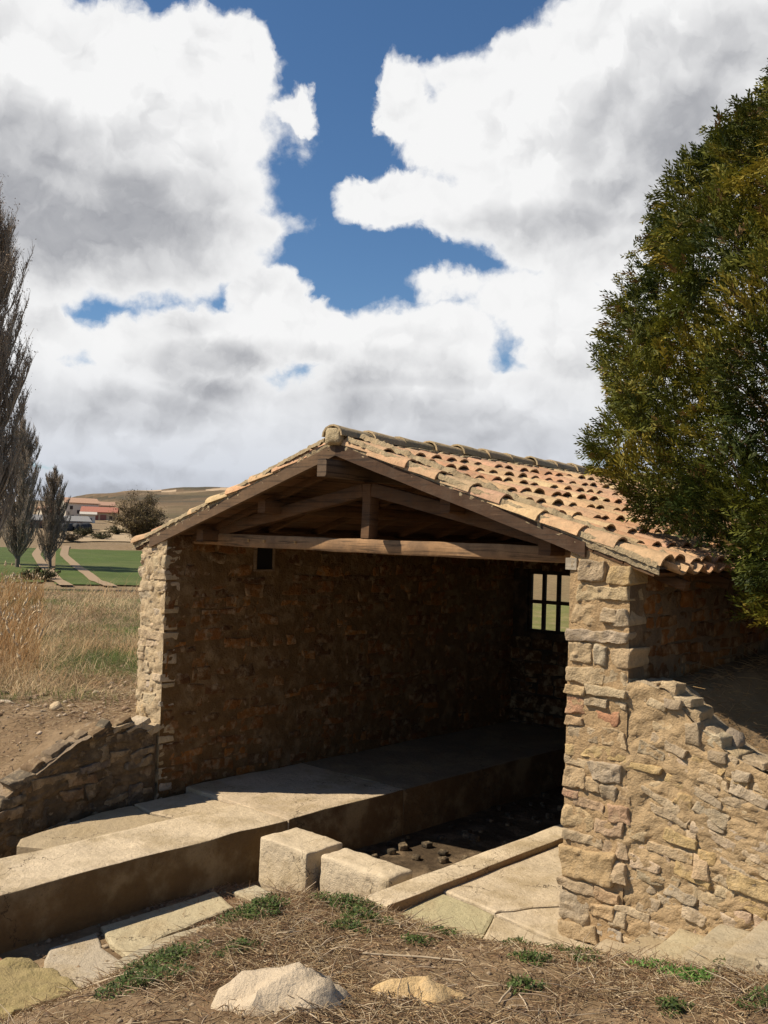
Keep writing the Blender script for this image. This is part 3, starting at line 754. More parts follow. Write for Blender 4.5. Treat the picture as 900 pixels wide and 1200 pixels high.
def slab(name, pts, z0, z1, col, label=None, cat=None, kind=None, parent=None, m=None, tiltx=0., tilty=0., sub=True, group=None, rough_edge=.012):
    """flat piece with an irregular outline"""
    P = []
    n = len(pts)
    for i in range(n):
        a, b = Vector(pts[i]), Vector(pts[(i+1) % n]); k = max(1, int((b-a).length/.06))
        for j in range(k):
            q = a.lerp(b, j/k); d = noise.noise((q.x*9, q.y*9, z1))*rough_edge
            P.append((q.x+d, q.y+d*.6))
    bm = bmesh.new(); cx_ = sum(p[0] for p in P)/len(P); cy_ = sum(p[1] for p in P)/len(P)
    def zt(x, y): return z1+tiltx*(x-cx_)+tilty*(y-cy_)
    top = [bm.verts.new((x, y, zt(x, y)-.006)) for x, y in P]
    ins = [bm.verts.new((x+(cx_-x)*.02/max(.05, math.hypot(cx_-x, cy_-y)), y+(cy_-y)*.02/max(.05, math.hypot(cx_-x, cy_-y)), zt(x, y)+.001*fbm((x*8, y*8, 0), 2))) for x, y in P]
    bot = [bm.verts.new((x, y, z0)) for x, y in P]; N = len(P)
    bm.faces.new(ins)
    for i in range(N):
        j = (i+1) % N; bm.faces.new((top[i], top[j], ins[j], ins[i])); bm.faces.new((bot[i], bot[j], top[j], top[i]))
    bmesh.ops.recalc_face_normals(bm, faces=bm.faces)
    bm.verts.ensure_lookup_table(); V = [tuple(v.co) for v in bm.verts]; F = [tuple(v.index for v in f.verts) for f in bm.faces] if bm.verts.index_update() is None else None
    bm.free()
    o = obj_np(name, V, F, col, m or m_conc(), parent, False, None, (cx_, cy_, z1) if parent is None else None)
    if label or kind: tag(o, label, cat, group, kind)
    return o
slab('concrete_slab', [(-3.34,-1.36),(-3.61,-1.52),(-3.75,-1.42),(-3.98,-.60),(-3.98,-.30),(-3.66,-.36),(-3.42,-.30),(-3.34,-.36)], -.4, -.095, (.40,.315,.20), 'worn brown concrete slab between the long bench and the low dark wall', 'slab', tiltx=.01)
slab('concrete_slab', [(-3.34,-.345),(-3.42,-.288),(-3.66,-.345),(-3.98,-.288),(-3.98,.295),(-3.34,.295)], -.4, -.085, (.50,.40,.27), 'cracked pale slab at the foot of the left wall beside the bench', 'slab', tiltx=.01)
# blocks closing the trough
CB = (.58, .475, .33)
o = conc('concrete_block', -2.50, -1.99, -.17, .20, -.62, -.055, .014, (12, 9, 12), CB, None, .010, 7., seed=5)
for v in o.data.vertices:       # left edge slants in downward, shaped after the bench's shadow line
    if v.co.z < -.05: v.co.x += .10*min(1, (-.05-v.co.z)/.3)*(1 if v.co.x < 0 else 0)
tag(o, 'taller pale concrete block with squared corners beside the long bench', 'block')
o = conc('concrete_block', -1.93, -1.27, -.10, .17, -.62, -.065, .030, (14, 8, 12), CB, None, .010, 7., seed=9)
tag(o, 'low pale concrete block with rounded corners at the start of the kerb', 'block')
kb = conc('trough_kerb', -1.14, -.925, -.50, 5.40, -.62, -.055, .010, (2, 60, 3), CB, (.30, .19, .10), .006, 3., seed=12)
tag(kb, 'narrow concrete kerb along the right side of the trough', 'kerb')
# paving: pieces split by joint and crack
pave_c = (.53, .435, .305)
slab('paving', [(-.922,.05),(-.64,.03),(-.47,.0),(-.455,.05),(-.41,.11),(-.36,.25),(-.25,.40),(-.10,.52),(.05,.60),(.05,5.4),(-.922,5.4)], -.3, -.095, pave_c, kind='structure', rough_edge=.006)
slab('paving', [(-.458,-.012),(-.30,-.03),(-.08,-.07),(.30,-.09),(.30,.05),(.05,.05),(.05,.59),(-.10,.507),(-.242,.388),(-.35,.24),(-.40,.10),(-.445,.04)], -.3, -.098, pave_c, kind='structure', rough_edge=.006)
slab('paving', [(-.922,-.55),(-.60,-.62),(-.32,-.62),(-.30,-.40),(-.42,-.12),(-.47,-.012),(-.64,.018),(-.922,.038)], -.3, -.112, (.42,.37,.22), kind='structure', tilty=.02, rough_edge=.006)
slab('paving', [(-.31,-.62),(.30,-.60),(.30,-.10),(-.08,-.082),(-.30,-.042),(-.46,-.022),(-.41,-.12),(-.288,-.40)], -.3, -.112, (.50,.41,.28), kind='structure', tilty=.02, rough_edge=.006)
# steps to the right of the pillar, rising away from the paving
SX = [.30, .52, .74, .96, 1.18, 1.42, 1.68, 1.96, 2.3]; SZ = [-.03, .06, .15, .24, .32, .39, .46, .54, .62]
st = thing('stone_steps', (1.0, -.35, .0), 'worn concrete steps climbing beside the sloping rubble wall', 'steps')
for i in range(len(SX)):
    x1 = SX[i+1]-.004 if i+1 < len(SX) else 3.2
    x0 = SX[i]+.004
    V, F = rbox((x1-x0)/2, .27, .14, .012, (4, 8, 1), .008, 8, 20+i)
    V = [(p[0]+(x0+x1)/2-.06*(p[1]), p[1]-.25, p[2]+SZ[i]-.14+.03*(p[0])) for p in V]
    obj_np('step', V, F, jit((.42, .345, .235), .06), m_conc(), st, True, 50)
# slabs in the ditch in front of the bench
slab('ditch_slab', [(-2.56,-1.50),(-2.32,-1.60),(-2.05,-1.64),(-1.90,-1.73),(-1.80,-2.2),(-2.15,-2.12),(-2.52,-1.85)], -.6, -.40, (.46,.39,.29), 'broken grey slab on the left of the ditch below the bench', 'slab', tilty=-.04)
slab('ditch_slab', [(-2.60,-1.44),(-2.60,-.50),(-2.25,-.62),(-2.17,-1.26),(-2.03,-1.60),(-2.31,-1.555)], -.6, -.395, (.47,.40,.26), 'long greenish slab lying in the ditch along the bench foot', 'slab', tiltx=.03)
slab('ditch_slab', [(-2.0,-1.72),(-2.13,-1.31),(-2.08,-.56),(-1.88,-.56),(-1.86,-1.34),(-1.78,-1.80)], -.6, -.355, (.40,.35,.25), 'narrow tilted slab edge half buried at the foot of the dirt bank', 'slab', tiltx=.12)
slab('ditch_slab', [(-2.50,-.42),(-2.52,-.20),(-2.27,-.22),(-2.18,-.44)], -.6, -.40, (.45,.40,.29), 'small flat stone slab in front of the taller block', 'slab')

# mossy corner stone and the pipe
V, F = rbox(.30, .21, .16, .025, (14, 10, 8), .028, 9, 44); ms_c = (.33, .255, .12)
o = obj_np('mossy_stone', [(p[0]*.94+p[1]*.25, p[1], p[2]) for p in V], F, ms_c, mat('lichen_stone', 14, .28, .9, 60, .95, (.27,.22,.09), .6, 16, .012), None, True, 50)
o.location = (-1.78, -2.46, -.34); o.rotation_euler = (0, .06, .15); tag(o, 'mossy yellow brown stone block in the bottom left corner', 'stone')
v, f = tubes([(-2.66, -2.42, -.16)], [(-2.08, -2.30, -.27)], [.013], [.013], 8)
o = obj_np('rusty_pipe', v, f, (.24, .11, .06), m_plain(), None, True, None, (-2.3, -2.36, -.2)); tag(o, 'thin rusty red bar leaning behind the mossy corner stone', 'pipe')

# ------------------------------------------------------------------ sloping wing wall (right)
wing = thing('wing_wall', (1.6, .05, .3), 'sloping rubble retaining wall running right from the house pillar', 'wall')
wt = lambda a: float(np.interp(a, [.30,.44,.62,.70,.76,.97,1.2,1.6,2.4,3.2], [1.40,1.44,1.41,1.33,1.27,1.12,1.05,.98,.95,.95]))
wb = lambda a: float(np.interp(a, [.30,.66,.9,1.2,3.2], [-.2,0,.1,.2,.5]))
bow = lambda a: .0
mb = MB()
V, F = core_face((0, .027, 0), (1, 0, 0), (0, -1, 0), .30, 3.2, wb, wt, .022, .018, 21); mb.add(V, F, (.43, .305, .17))
V, F = grid_patch(lambda u, v: (lerp(.36, 3.2, u), .035+v*.30, wt(lerp(.36, 3.2, u))+fbm((u*40, v*4, 2), 3)*.02-.0), 130, 8); mb.add(V, F, (.42, .33, .22))
wcore = mb.build('wall_core', m_mortar(), wing, True, 60)
L = []
PAL_W = [(.53,.40,.24),(.55,.43,.27),(.50,.39,.25),(.47,.36,.23),(.56,.46,.33),(.52,.41,.29),(.39,.33,.25),(.50,.34,.14),(.40,.33,.24),(.56,.40,.29),(.36,.30,.22),(.48,.38,.26)]
def wing_rows():
    out = []; t = -.5
    while t < 2.0:
        H = U(.035, .085); a = .36+U(-.1, 0)
        while a < 3.2:
            l = U(.10, .27); out.append((a+l/2, t, l, H)); a += l+U(0, .02)
        t += H
    return out
for (a, t, l, H) in wing_rows():
    tl = -.24*min(1, max(0, (a-.35)/.35)); z = t + .38 - .24*max(0, a-.4)
    if z < wb(a)-.02 or z > wt(a)-H*.35 or a < .42: continue
    V, F = place_stone(a, z, l, H, .16, (0, .035, 0), (1, 0, 0), (0, -1, 0), U(.002, .028), tl+U(-.14, .12), .014, .006, 10, .26, .25, .02)
    L.append((V, F, jit(random.choice(PAL_W), .12), l*H))
for (a, z, l, H, c) in ((.78,1.20,.09,.12,(.31,.25,.18)),(1.10,.47,.24,.11,(.50,.36,.16)),(.72,.62,.20,.08,(.50,.36,.15)),(.92,1.10,.12,.07,(.27,.215,.155)),(1.05,1.02,.12,.08,(.42,.35,.26)),(.66,1.34,.10,.07,(.36,.29,.22)),(.84,.50,.10,.14,(.60,.42,.26))):
    V, F = place_stone(a, z, l, H, .18, (0, .035, 0), (1, 0, 0), (0, -1, 0), .035, U(-.3, .1), .018, .012, 10, .3, .15)
    L.append((V, F, c, l*H*4))
a = .46
while a < 3.1:                       # loose stones on the top
    l = U(.05, .13); H = U(.05, .10)
    V, F = place_stone(a+l/2, wt(a+l/2)-H*.05+U(-.02, .012), l, H, U(.10, .2), (0, .05, 0), (1, 0, 0), (0, -1, 0), U(-.03, .02), U(-.7, .1), .022, .0, 12, .35, .3, .02)
    L.append((V, F, jit(random.choice(PAL_W[:3]+PAL_LIT[:3]), .15), l*H*2)); a += l*1.15
emit_stones(L, wing, m_stone(), 260)

# ------------------------------------------------------------------ low dark wall (left)
low = thing('low_wall', (-4.1, -.9, .0), 'low crumbling dark stone wall sloping down from the left house corner', 'wall')
lt = lambda a: float(np.interp(a, [-4,-3,-2.2,-1.45,-1.39,-1.18,-.97,-.75,-.5,-.2,-.03], [-.35,-.22,-.1,.05,.13,.25,.37,.49,.55,.52,.46]))+.06*noise.noise((a*5, 1, 0))*min(1, max(0, -a-.2)*3)
mb = MB()
V, F = core_face((-4.065, 0, 0), (0, 1, 0), (1, 0, 0), -4, -.03, -.45, lt, .03, .025, 31); mb.add(V, F, (.12, .085, .05))
V, F = grid_patch(lambda u, v: (-4.065-v*.30, lerp(-4, -.03, u), lt(lerp(-4, -.03, u))+fbm((u*30, v*4, 7), 3)*.02), 120, 6); mb.add(V, [f[::-1] for f in F], (.24, .18, .12))
mb.build('wall_core', m_mortar(), low, True, 60)
L = []
for (a, z, l, h) in stone_rows(-4, -.06, -.35, .66, .06, .13, .12, .34):
    tl = .10
    zz = z + .10*(a+1)
    if zz > lt(a)-h*.3: continue
    V, F = place_stone(a, zz, l, h, .16, (-4.065, 0, 0), (0, 1, 0), (1, 0, 0), U(-.01, .03), tl+U(-.10, .14), .02, .006, 9, .3, .25, .025)
    L.append((V, F, jit(random.choice(PAL_LOW), .2), l*h))
for (a, l, H, tl, c) in ((-.22,.24,.035,.35,(.44,.38,.30)),(-.36,.20,.04,.10,(.36,.28,.19)),(-.13,.13,.05,-.4,(.38,.35,.30)),(-.06,.12,.06,.5,(.50,.40,.27))):
    V, F = place_stone(a, lt(a)+.02, l, H, .20, (-4.07, 0, 0), (0, 1, 0), (1, 0, 0), .02, tl, .018, .0, 10, .3, .3, .02)
    L.append((V, F, c, l*H*5))
a = -3.9
while a < -.42:
    l = U(.06, .22); H = U(.03, .07)
    V, F = place_stone(a+l/2, lt(a+l/2)+U(-.035, .025), l*1.1, H, U(.12, .26), (-4.07, 0, 0), (0, 1, 0), (1, 0, 0), U(-.07, .04), U(.0, .7), .024, .0, 9, .3, .35, .025)
    L.append((V, F, jit(random.choice(PAL_LOW), .2), l*H*3)); a += l*U(.6, 1.)
emit_stones(L, low, m_stone(), 150)

# ------------------------------------------------------------------ rocks
def boulder(name, loc, dims, col, label, cat='rock', seed=3, rot=(0, 0, 0), amp=.28, sub=4, m=None, group=None, fr=1.6):
    bm = bmesh.new(); bmesh.ops.create_icosphere(bm, subdivisions=sub, radius=1)
    off = Vector((seed*1.7, seed*.9, seed*2.3))
    for v in bm.verts:
        p = v.co.copy(); n1_ = noise.noise_vector(p*fr+off)*amp
        cell = noise.cell_vector(p*1.7+noise.noise_vector(p*2+off)*.3+off)*.22
        rid = (1-abs(noise.noise(p*3.1+off)))*.12
        q = p + n1_ + cell*.5 + p*rid + noise.noise_vector(p*7+off)*.045 + noise.noise_vector(p*16+off)*.018
        q.z = max(q.z, -.6)
        v.co = Vector((q.x*dims[0], q.y*dims[1], q.z*dims[2]))
    bm.verts.index_update()
    V = [tuple(v.co) for v in bm.verts]; F = [tuple(v.index for v in f.verts) for f in bm.faces]; bm.free()
    o = obj_np(name, V, F, col, m or mat('limestone', 9, .14, 1., 45, .95, (.45, .36, .24), .5, 8, .015), None, True, 60)
    o.location = loc; o.rotation_euler = rot; tag(o, label, cat, group); return o
boulder('boulder', (.12, -2.33, .10), (.31, .19, .30), (.56, .455, .325), 'big pale limestone boulder lying in the dry grass in front', seed=8, rot=(.05, .16, .70), amp=.35)
boulder('boulder', (.45, -1.90, .21), (.21, .12, .13), (.60, .42, .21), 'smaller ochre yellow rock right of the big pale boulder', seed=15, rot=(0, 0, .7))
RK = [((-5.2,-.35),(.06,.05,.05),'yellowish rounded rock beside the left house corner',(.50,.38,.24)),((-6.35,-1.1),(.10,.06,.04),'pale flat rock low on the bare dirt slope at left',(.50,.40,.30)),((-6.9,-1.0),(.06,.05,.03),'small dusty rock at the left edge of the dirt slope',(.42,.33,.25)),((-5.6,-.9),(.05,.045,.03),'small pale rock above the crest of the low wall',(.50,.42,.32)),((-7.6,.1),(.07,.05,.05),'brown rock on the dirt below the green grass at left',(.34,.24,.17)),((-6.9,.0),(.05,.03,.03),'dark brown rock in the middle of the dirt slope',(.22,.15,.10)),((-6.1,-.4),(.12,.03,.02),'long thin pale stone lying on the dirt slope',(.52,.43,.32))]
for i, ((x, y), d, lb, c) in enumerate(RK):
    boulder('rock', (x, y, gz(x, y)+d[2]*.4), d, c, lb, seed=20+i, sub=2, rot=(0, 0, U(0, 3)))
for (x, y, d, c, lb) in ((1.25,.28,(.06,.05,.03),(.33,.285,.23),'small grey rock on the dirt behind the sloping wall top'),(.93,.20,(.07,.05,.06),(.25,.20,.15),'dark slaty rock propped behind the sloping wall'),(-1.97,-2.13,(.035,.03,.03),(.10,.09,.08),'small black stone wedged between the mossy block and slab')):
    boulder('rock', (x, y, gz(x, y)+d[2]*.5), d, c, lb, seed=int(x*10)+40, sub=3, rot=(0, 0, U(0, 3)))

# rubble in the dark trough
mb = MB()
for k in range(120):
    x, y = U(-2.65, -1.2), U(.4, 5.2); r = U(.012, .05)
    V, F = rbox(r, r*U(.6, 1), r*U(.4, .8), r*.35, (1, 1, 1), r*.25, 9, k); a = U(0, 3)
    mb.add([(p[0]*math.cos(a)-p[1]*math.sin(a)+x, p[0]*math.sin(a)+p[1]*math.cos(a)+y, p[2]-.45) for p in V], F, jit((.06, .045, .03), .3))
tag(mb.build('trough_rubble', m_stone(), None, True), 'loose rubble and litter in the dark bed of the trough', 'rubble', kind='stuff')

# ------------------------------------------------------------------ ground cover (vectorised blades)
def blades(px, py, pz, L_, wd, lean, colr, az_=None, curl=.5, seg=2):
    n = len(px); az_ = RNG.uniform(0, 2*np.pi, n) if az_ is None else az_
    dx, dy = np.cos(az_), np.sin(az_); V = np.zeros((n, 2*(seg+1), 3))
    sx, sy = -dy, dx
    for j in range(seg+1):
        t = j/seg; ang = lean + curl*t; 
        hx = L_*t*np.sin(ang); hz = L_*t*np.cos(ang); w_ = wd*(1-t*.8)
        cx_ = px+dx*hx; cy_ = py+dy*hx; cz_ = pz+hz
        V[:, 2*j] = np.stack([cx_-sx*w_, cy_-sy*w_, cz_], -1); V[:, 2*j+1] = np.stack([cx_+sx*w_, cy_+sy*w_, cz_], -1)
    b = (np.arange(n)*2*(seg+1))[:, None, None]
    f = np.array([[2*j, 2*j+1, 2*j+3, 2*j+2] for j in range(seg)])
    F = (b+f[None]).reshape(-1, 4); C_ = np.repeat(colr, seg, axis=0)
    return V.reshape(-1, 3), F, C_
def pal(cols, n, j=.2):
    cols = np.array(cols); c = cols[RNG.integers(0, len(cols), n)]; return c*RNG.uniform(1-j, 1+j, (n, 1))
def flat_straw(px, py, pz, L_, wd, colr, lift=.01, hup=.25):
    n = len(px); a = RNG.uniform(0, 2*np.pi, n); e = np.abs(RNG.normal(0, hup, n))
    d = np.stack([np.cos(a)*np.cos(e), np.sin(a)*np.cos(e), np.sin(e)], -1)
    p0 = np.stack([px, py, pz+lift*RNG.uniform(.2, 1.5, n)], -1); k = RNG.normal(0, .16, n)
    d2 = np.stack([np.cos(a+k)*np.cos(e), np.sin(a+k)*np.cos(e), np.sin(e)-.15], -1)
    mid = p0+d*L_[:, None]*.5; end = mid+d2*L_[:, None]*.5
    P0 = np.concatenate([p0, mid]); P1 = np.concatenate([mid, end]); r = np.concatenate([wd, wd]); r1 = np.concatenate([wd, wd*.6])
    v, f = tubes(P0, P1, r, r1, 3); c = np.repeat(np.concatenate([colr, colr]), 3, axis=0)
    return v, f, c
# foreground bank
n = 125000
px = RNG.uniform(-2.1, 2.6, n); py = RNG.uniform(-4.2, -.2, n); ins = poly_in(px, py, BANK); d, _ = edge_dist(px, py)
dc = np.hypot(px-CX, py-CY); keep = ins & (d > .015) & (RNG.uniform(0, 1, n) < np.clip(.48+1.5*wob(px, py, 2.3, 4), .14, 1))
px, py = px[keep], py[keep]; pz = g(px, py)
sl_ = len(px)
STRAW = [(.40,.28,.15),(.52,.39,.23),(.26,.17,.09),(.62,.50,.33),(.16,.10,.055),(.30,.18,.10),(.12,.075,.045)]
v1 = flat_straw(px, py, pz, RNG.gamma(2.2, .022, sl_)+.012, RNG.uniform(.0006, .0022, sl_), pal(STRAW, sl_))
n2_ = 900; q = RNG.integers(0, sl_, n2_)
v2 = flat_straw(px[q], py[q], pz[q], RNG.uniform(.08, .24, n2_), RNG.uniform(.0015, .0035, n2_), pal([(.52,.42,.30),(.42,.32,.22),(.30,.22,.15)], n2_), .015, .15)
q = RNG.integers(0, sl_, 9000)
v3 = blades(px[q], py[q], pz[q]+.004, RNG.uniform(.012, .035, 9000), RNG.uniform(.003, .008, 9000), RNG.uniform(.7, 1.7, 9000), pal([(.28,.18,.10),(.40,.28,.16),(.18,.12,.08),(.33,.24,.15)], 9000))
v, f, c = join_np([v1, v2, v3])
tag(obj_np('dry_litter', v, f, c, m_grass()), 'matted dry grass and twigs covering the dirt bank in front', 'dry grass', kind='stuff')
# small clods and pebbles
def pebbles(px, py, rad, cols, name, label, m, flat=.6):
    n = len(px); pz = g(px, py)
    base = np.array([[1,0,0],[-1,0,0],[0,1,0],[0,-1,0],[0,0,1],[0,0,-1]], float); fs = np.array([[0,2,4],[2,1,4],[1,3,4],[3,0,4],[2,0,5],[1,2,5],[3,1,5],[0,3,5]])
    V = base[None]*RNG.uniform(.6, 1.4, (n, 6, 3))*rad[:, None, None]*np.array([1, 1, flat]); a = RNG.uniform(0, 6.3, n)
    x = V[..., 0]*np.cos(a)[:, None]-V[..., 1]*np.sin(a)[:, None]; y = V[..., 0]*np.sin(a)[:, None]+V[..., 1]*np.cos(a)[:, None]
    V = np.stack([x+px[:, None], y+py[:, None], V[..., 2]+(pz+rad*.15)[:, None]], -1)
    F = ((np.arange(n)*6)[:, None, None]+fs[None]).reshape(-1, 3); C_ = np.repeat(pal(cols, n), 8, axis=0)
    tag(obj_np(name, V.reshape(-1, 3), F, C_, m), label, 'pebbles', kind='stuff')
n = 5000; ax_ = RNG.uniform(-2.1, 2.6, n); ay_ = RNG.uniform(-4, -.2, n); k = poly_in(ax_, ay_, BANK)
pebbles(ax_[k], ay_[k], RNG.gamma(1.6, .0035, k.sum())+.002, [(.25,.17,.10),(.40,.31,.21),(.18,.12,.08)], 'pebbles', 'crumbs of soil and small pebbles on the bank in front', m_soil())
n = 4800; ax_ = RNG.uniform(-9.5, -4.4, n); ay_ = RNG.uniform(-3.2, 5, n)
k = (ax_ > -7.0-.34*(ay_+.9)) | (RNG.uniform(0, 1, n) < .2)
pebbles(ax_[k], ay_[k], RNG.gamma(1.5, .008, k.sum())+.004, [(.30,.21,.14),(.48,.38,.28),(.22,.15,.10),(.38,.28,.19)], 'pebbles', 'stones and clods scattered over the bare dirt slope at left', m_soil())
n = 700; ax_ = RNG.uniform(-2.68, -1.9, n); ay_ = RNG.uniform(-3.2, -.2, n)
pebbles(ax_, ay_, RNG.gamma(1.5, .006, n)+.003, [(.22,.15,.09),(.34,.26,.17)], 'pebbles', 'grit on the floor of the ditch below the bench', m_soil())
# litter in ditch, on right bank and between the slab and the low wall
def litter(x0, x1, y0, y1, n, label, cols=STRAW, Lm=.03, cond=None):
    a = RNG.uniform(x0, x1, n); b = RNG.uniform(y0, y1, n)
    if cond is not None: k = cond(a, b); a, b = a[k], b[k]
    z = g(a, b); m_ = len(a)
    v, f, c = flat_straw(a, b, z, RNG.gamma(2, Lm/2, m_)+.01, RNG.uniform(.0008, .0022, m_), pal(cols, m_))
    tag(obj_np('dry_litter', v, f, c, m_grass()), label, 'litter', kind='stuff')
litter(-2.68, -1.9, -1.0, -.2, 1800, 'reddish dry litter in front of the taller block', [(.34,.20,.12),(.42,.27,.16),(.24,.14,.08)])
litter(.5, 3.4, .3, 3.2, 9000, 'fallen brown needles on the bank behind the sloping wall', [(.42,.26,.12),(.50,.33,.16),(.28,.17,.08),(.36,.23,.12)], .05)
litter(-9.5, -4.45, -3.0, 5, 24000, 'thin dry stalks on the bare dirt slope at left', STRAW, .06)

# weeds: thing per clump
def weed(loc, r, n, colz, label, kind_='low_weed', leaf=.013, h=.05):
    a = RNG.uniform(0, 6.28, n); rr = r*np.sqrt(RNG.uniform(0, 1, n)); lobes = 1+.35*np.sin(a*3+loc[0]*9)
    x = np.cos(a)*rr*lobes; y = np.sin(a)*rr*lobes; wz = np.array([gz(loc[0]+xx, loc[1]+yy) for xx, yy in zip(x, y)])-loc[2]
    z = wz + RNG.uniform(.0, 1, n)*h*(1-.5*(rr/r)**2)
    v, f, c = blades(x, y, z, RNG.uniform(.7, 1.5, n)*leaf, RNG.uniform(.28, .5, n)*leaf, RNG.uniform(.1, 1.6, n), pal(colz, n, .3), None, .5)
    m_ = max(6, n//12); q = RNG.integers(0, n, m_)
    p1 = np.stack([x[q], y[q], z[q]], -1); p0 = p1*np.array([.6, .6, 1]); p0[:, 2] = wz[q]-.004
    p0[:, 2] -= .01
    v2_, f2_ = tubes(p0, p1, np.full(m_, .0011), np.full(m_, .0008), 3)
    V_, F_, C_ = join_np([(v, f, c), (v2_, f2_, np.array([.10, .09, .04]))])
    o = obj_np(kind_, V_, F_, C_, m_leaf()); o.location = loc; tag(o, label, 'weed', 'green weeds on the dirt bank'); return o
GREEN = [(.055,.085,.022),(.085,.125,.032),(.04,.062,.02),(.11,.15,.045)]
WD = [((-1.08,-1.42),.15,620,'darkest broad green weed left of centre above the big boulder'),((-.97,-.82),.16,650,'bushy green weed in front of the kerb end'),((-.36,-.66),.09,240,'small green weed on the bank edge below the cracked paving'),
 ((.02,-.47),.08,160,'thin green sprigs on the bank edge left of the pillar foot'),((.20,-.37),.06,110,'tiny weed just in front of the pillar foot'),((.46,-.52),.09,320,'green sprig at the bottom of the steps'),((-.93,-2.14),.16,520,'wide green weed at the lower left beside the grey slab'),((-.72,-2.42),.16,480,'low green weed at the bottom edge left of the big boulder'),
 ((1.12,-.42),.09,230,'green weed in front of the steps near the right edge'),((.86,-.30),.09,170,'grey green sprigs against the middle steps'),((1.14,-.76),.10,330,'brightest round green weed at the lower right'),((.90,-.66),.09,200,'sparse green weed left of the bright round one'),((.48,-1.05),.08,190,'lone green weed above the ochre rock'),((-1.12,-2.0),.10,260,'small weed on the edge of the ditch at lower left'),((-.62,-1.95),.09,200,'dark weed touching the left side of the big boulder'),((.62,-.82),.06,100,'faint weed tuft in the middle right of the bank')]
WD += [((-.55,-1.25),.10,260,'loose green weed above the middle of the big boulder'),((-.15,-1.15),.07,150,'small weed halfway between the kerb end and the ochre rock'),((.70,-1.45),.07,150,'small weed right of the ochre rock'),((1.55,-.95),.10,240,'green weed at the right edge of the bank'),((1.28,-1.25),.06,110,'tiny green sprig low at the right edge'),((-.66,-.98),.12,330,'spreading weed between the two largest green weeds')]
for (x, y), r, n, lb in WD:
    gcol = GREEN if 'bright' not in lb else [(.10,.20,.04),(.14,.26,.06),(.07,.14,.03)]
    weed((x, y, gz(x, y)), r*1.15, int(n*1.8), gcol, lb, leaf=.015, h=.08 if r > .1 else .05)
# a few sticks
for i, (p, q, r, lb) in enumerate((((-.10,-1.62),(.30,-1.36),.006,'long bleached stick lying above the ochre rock'),((-1.35,-2.30),(-.85,-2.28),.005,'pale forked stick at the lower left'),((1.9,-1.9),(1.4,-1.62),.005,'thin straw coloured stick at the lower right'),((.75,-1.7),(.62,-1.35),.005,'short stick right of the ochre rock'))):
    n = 5; P = [Vector((lerp(p[0], q[0], t/n)+U(-.008, .008), lerp(p[1], q[1], t/n)+U(-.008, .008), 0)) for t in range(n+1)]
    for a in P: a.z = gz(a.x, a.y)+.014+U(0, .006)
    v, f = tubes([tuple(a) for a in P[:-1]], [tuple(a) for a in P[1:]], [r]*n, [r*.9]*n, 5)
    tag(obj_np('stick', v, f, (.52, .42, .29), m_grass(), None, True, None, tuple(P[0])), lb, 'stick')

# ------------------------------------------------------------------ left meadow
nt = 4300
ts = 8.5+RNG.gamma(1.8, 6.2, nt); ta = RNG.uniform(-1.27, -.86, nt); tx = CX+np.sin(ta)*ts; ty = CY+np.cos(ta)*ts
k = (tx < -4.6) & (ts < 37) & (tx < -6.6-.34*(ty+.9)+RNG.normal(0, .95, nt)) | ((ts > 15) & (ts < 37) & (tx < -5)); tx, ty, ts, ta = tx[k], ty[k], ts[k], ta[k]; nt = len(tx)
tgreen = RNG.uniform(0, 1, nt) < np.clip(.62+1.3*wob(tx, ty, .8, 1.5)-(ta < -1.08)*.3, .08, .9)
tlen = np.where(tgreen, RNG.uniform(.06, .20, nt), RNG.gamma(2.0, .12, nt)+.05); tdir = RNG.normal(2.4, 1.3, nt); tlean = RNG.uniform(.2, 1.35, nt)
DRY = np.array([(.46,.33,.18),(.56,.43,.26),(.34,.22,.11),(.26,.17,.09),(.50,.37,.21),(.40,.24,.12)]); GRN = np.array([(.07,.105,.02),(.10,.14,.03),(.05,.07,.018),(.13,.15,.04)])
tcol = np.where(tgreen[:, None], GRN[RNG.integers(0, 4, nt)], DRY[RNG.integers(0, 6, nt)])
per = np.where(tgreen, 62, 46); q = np.repeat(np.arange(nt), per); m_ = len(q); rad = (.06+.012*ts[q])*np.where(tgreen[q], 1.5, 1.)
px = tx[q]+RNG.normal(0, 1, m_)*rad; py = ty[q]+RNG.normal(0, 1, m_)*rad; s_ = ts[q]; pz = g(px, py)
kk = px < -4.5; q, px, py, s_, pz = q[kk], px[kk], py[kk], s_[kk], pz[kk]; m_ = len(q)
cc = tcol[q]*RNG.uniform(.65, 1.35, (m_, 1))
v, f, c = blades(px, py, pz-.01, tlen[q]*RNG.uniform(.5, 1.4, m_), .0013*(1+s_*.09), np.clip(tlean[q]+RNG.normal(0, .35, m_), 0, 1.5), cc, tdir[q]+RNG.normal(0, .6, m_), .8)
tag(obj_np('meadow_grass', v, f, c, m_grass()), 'tangled dry and green grass on the slope left of the house', 'grass', kind='stuff')
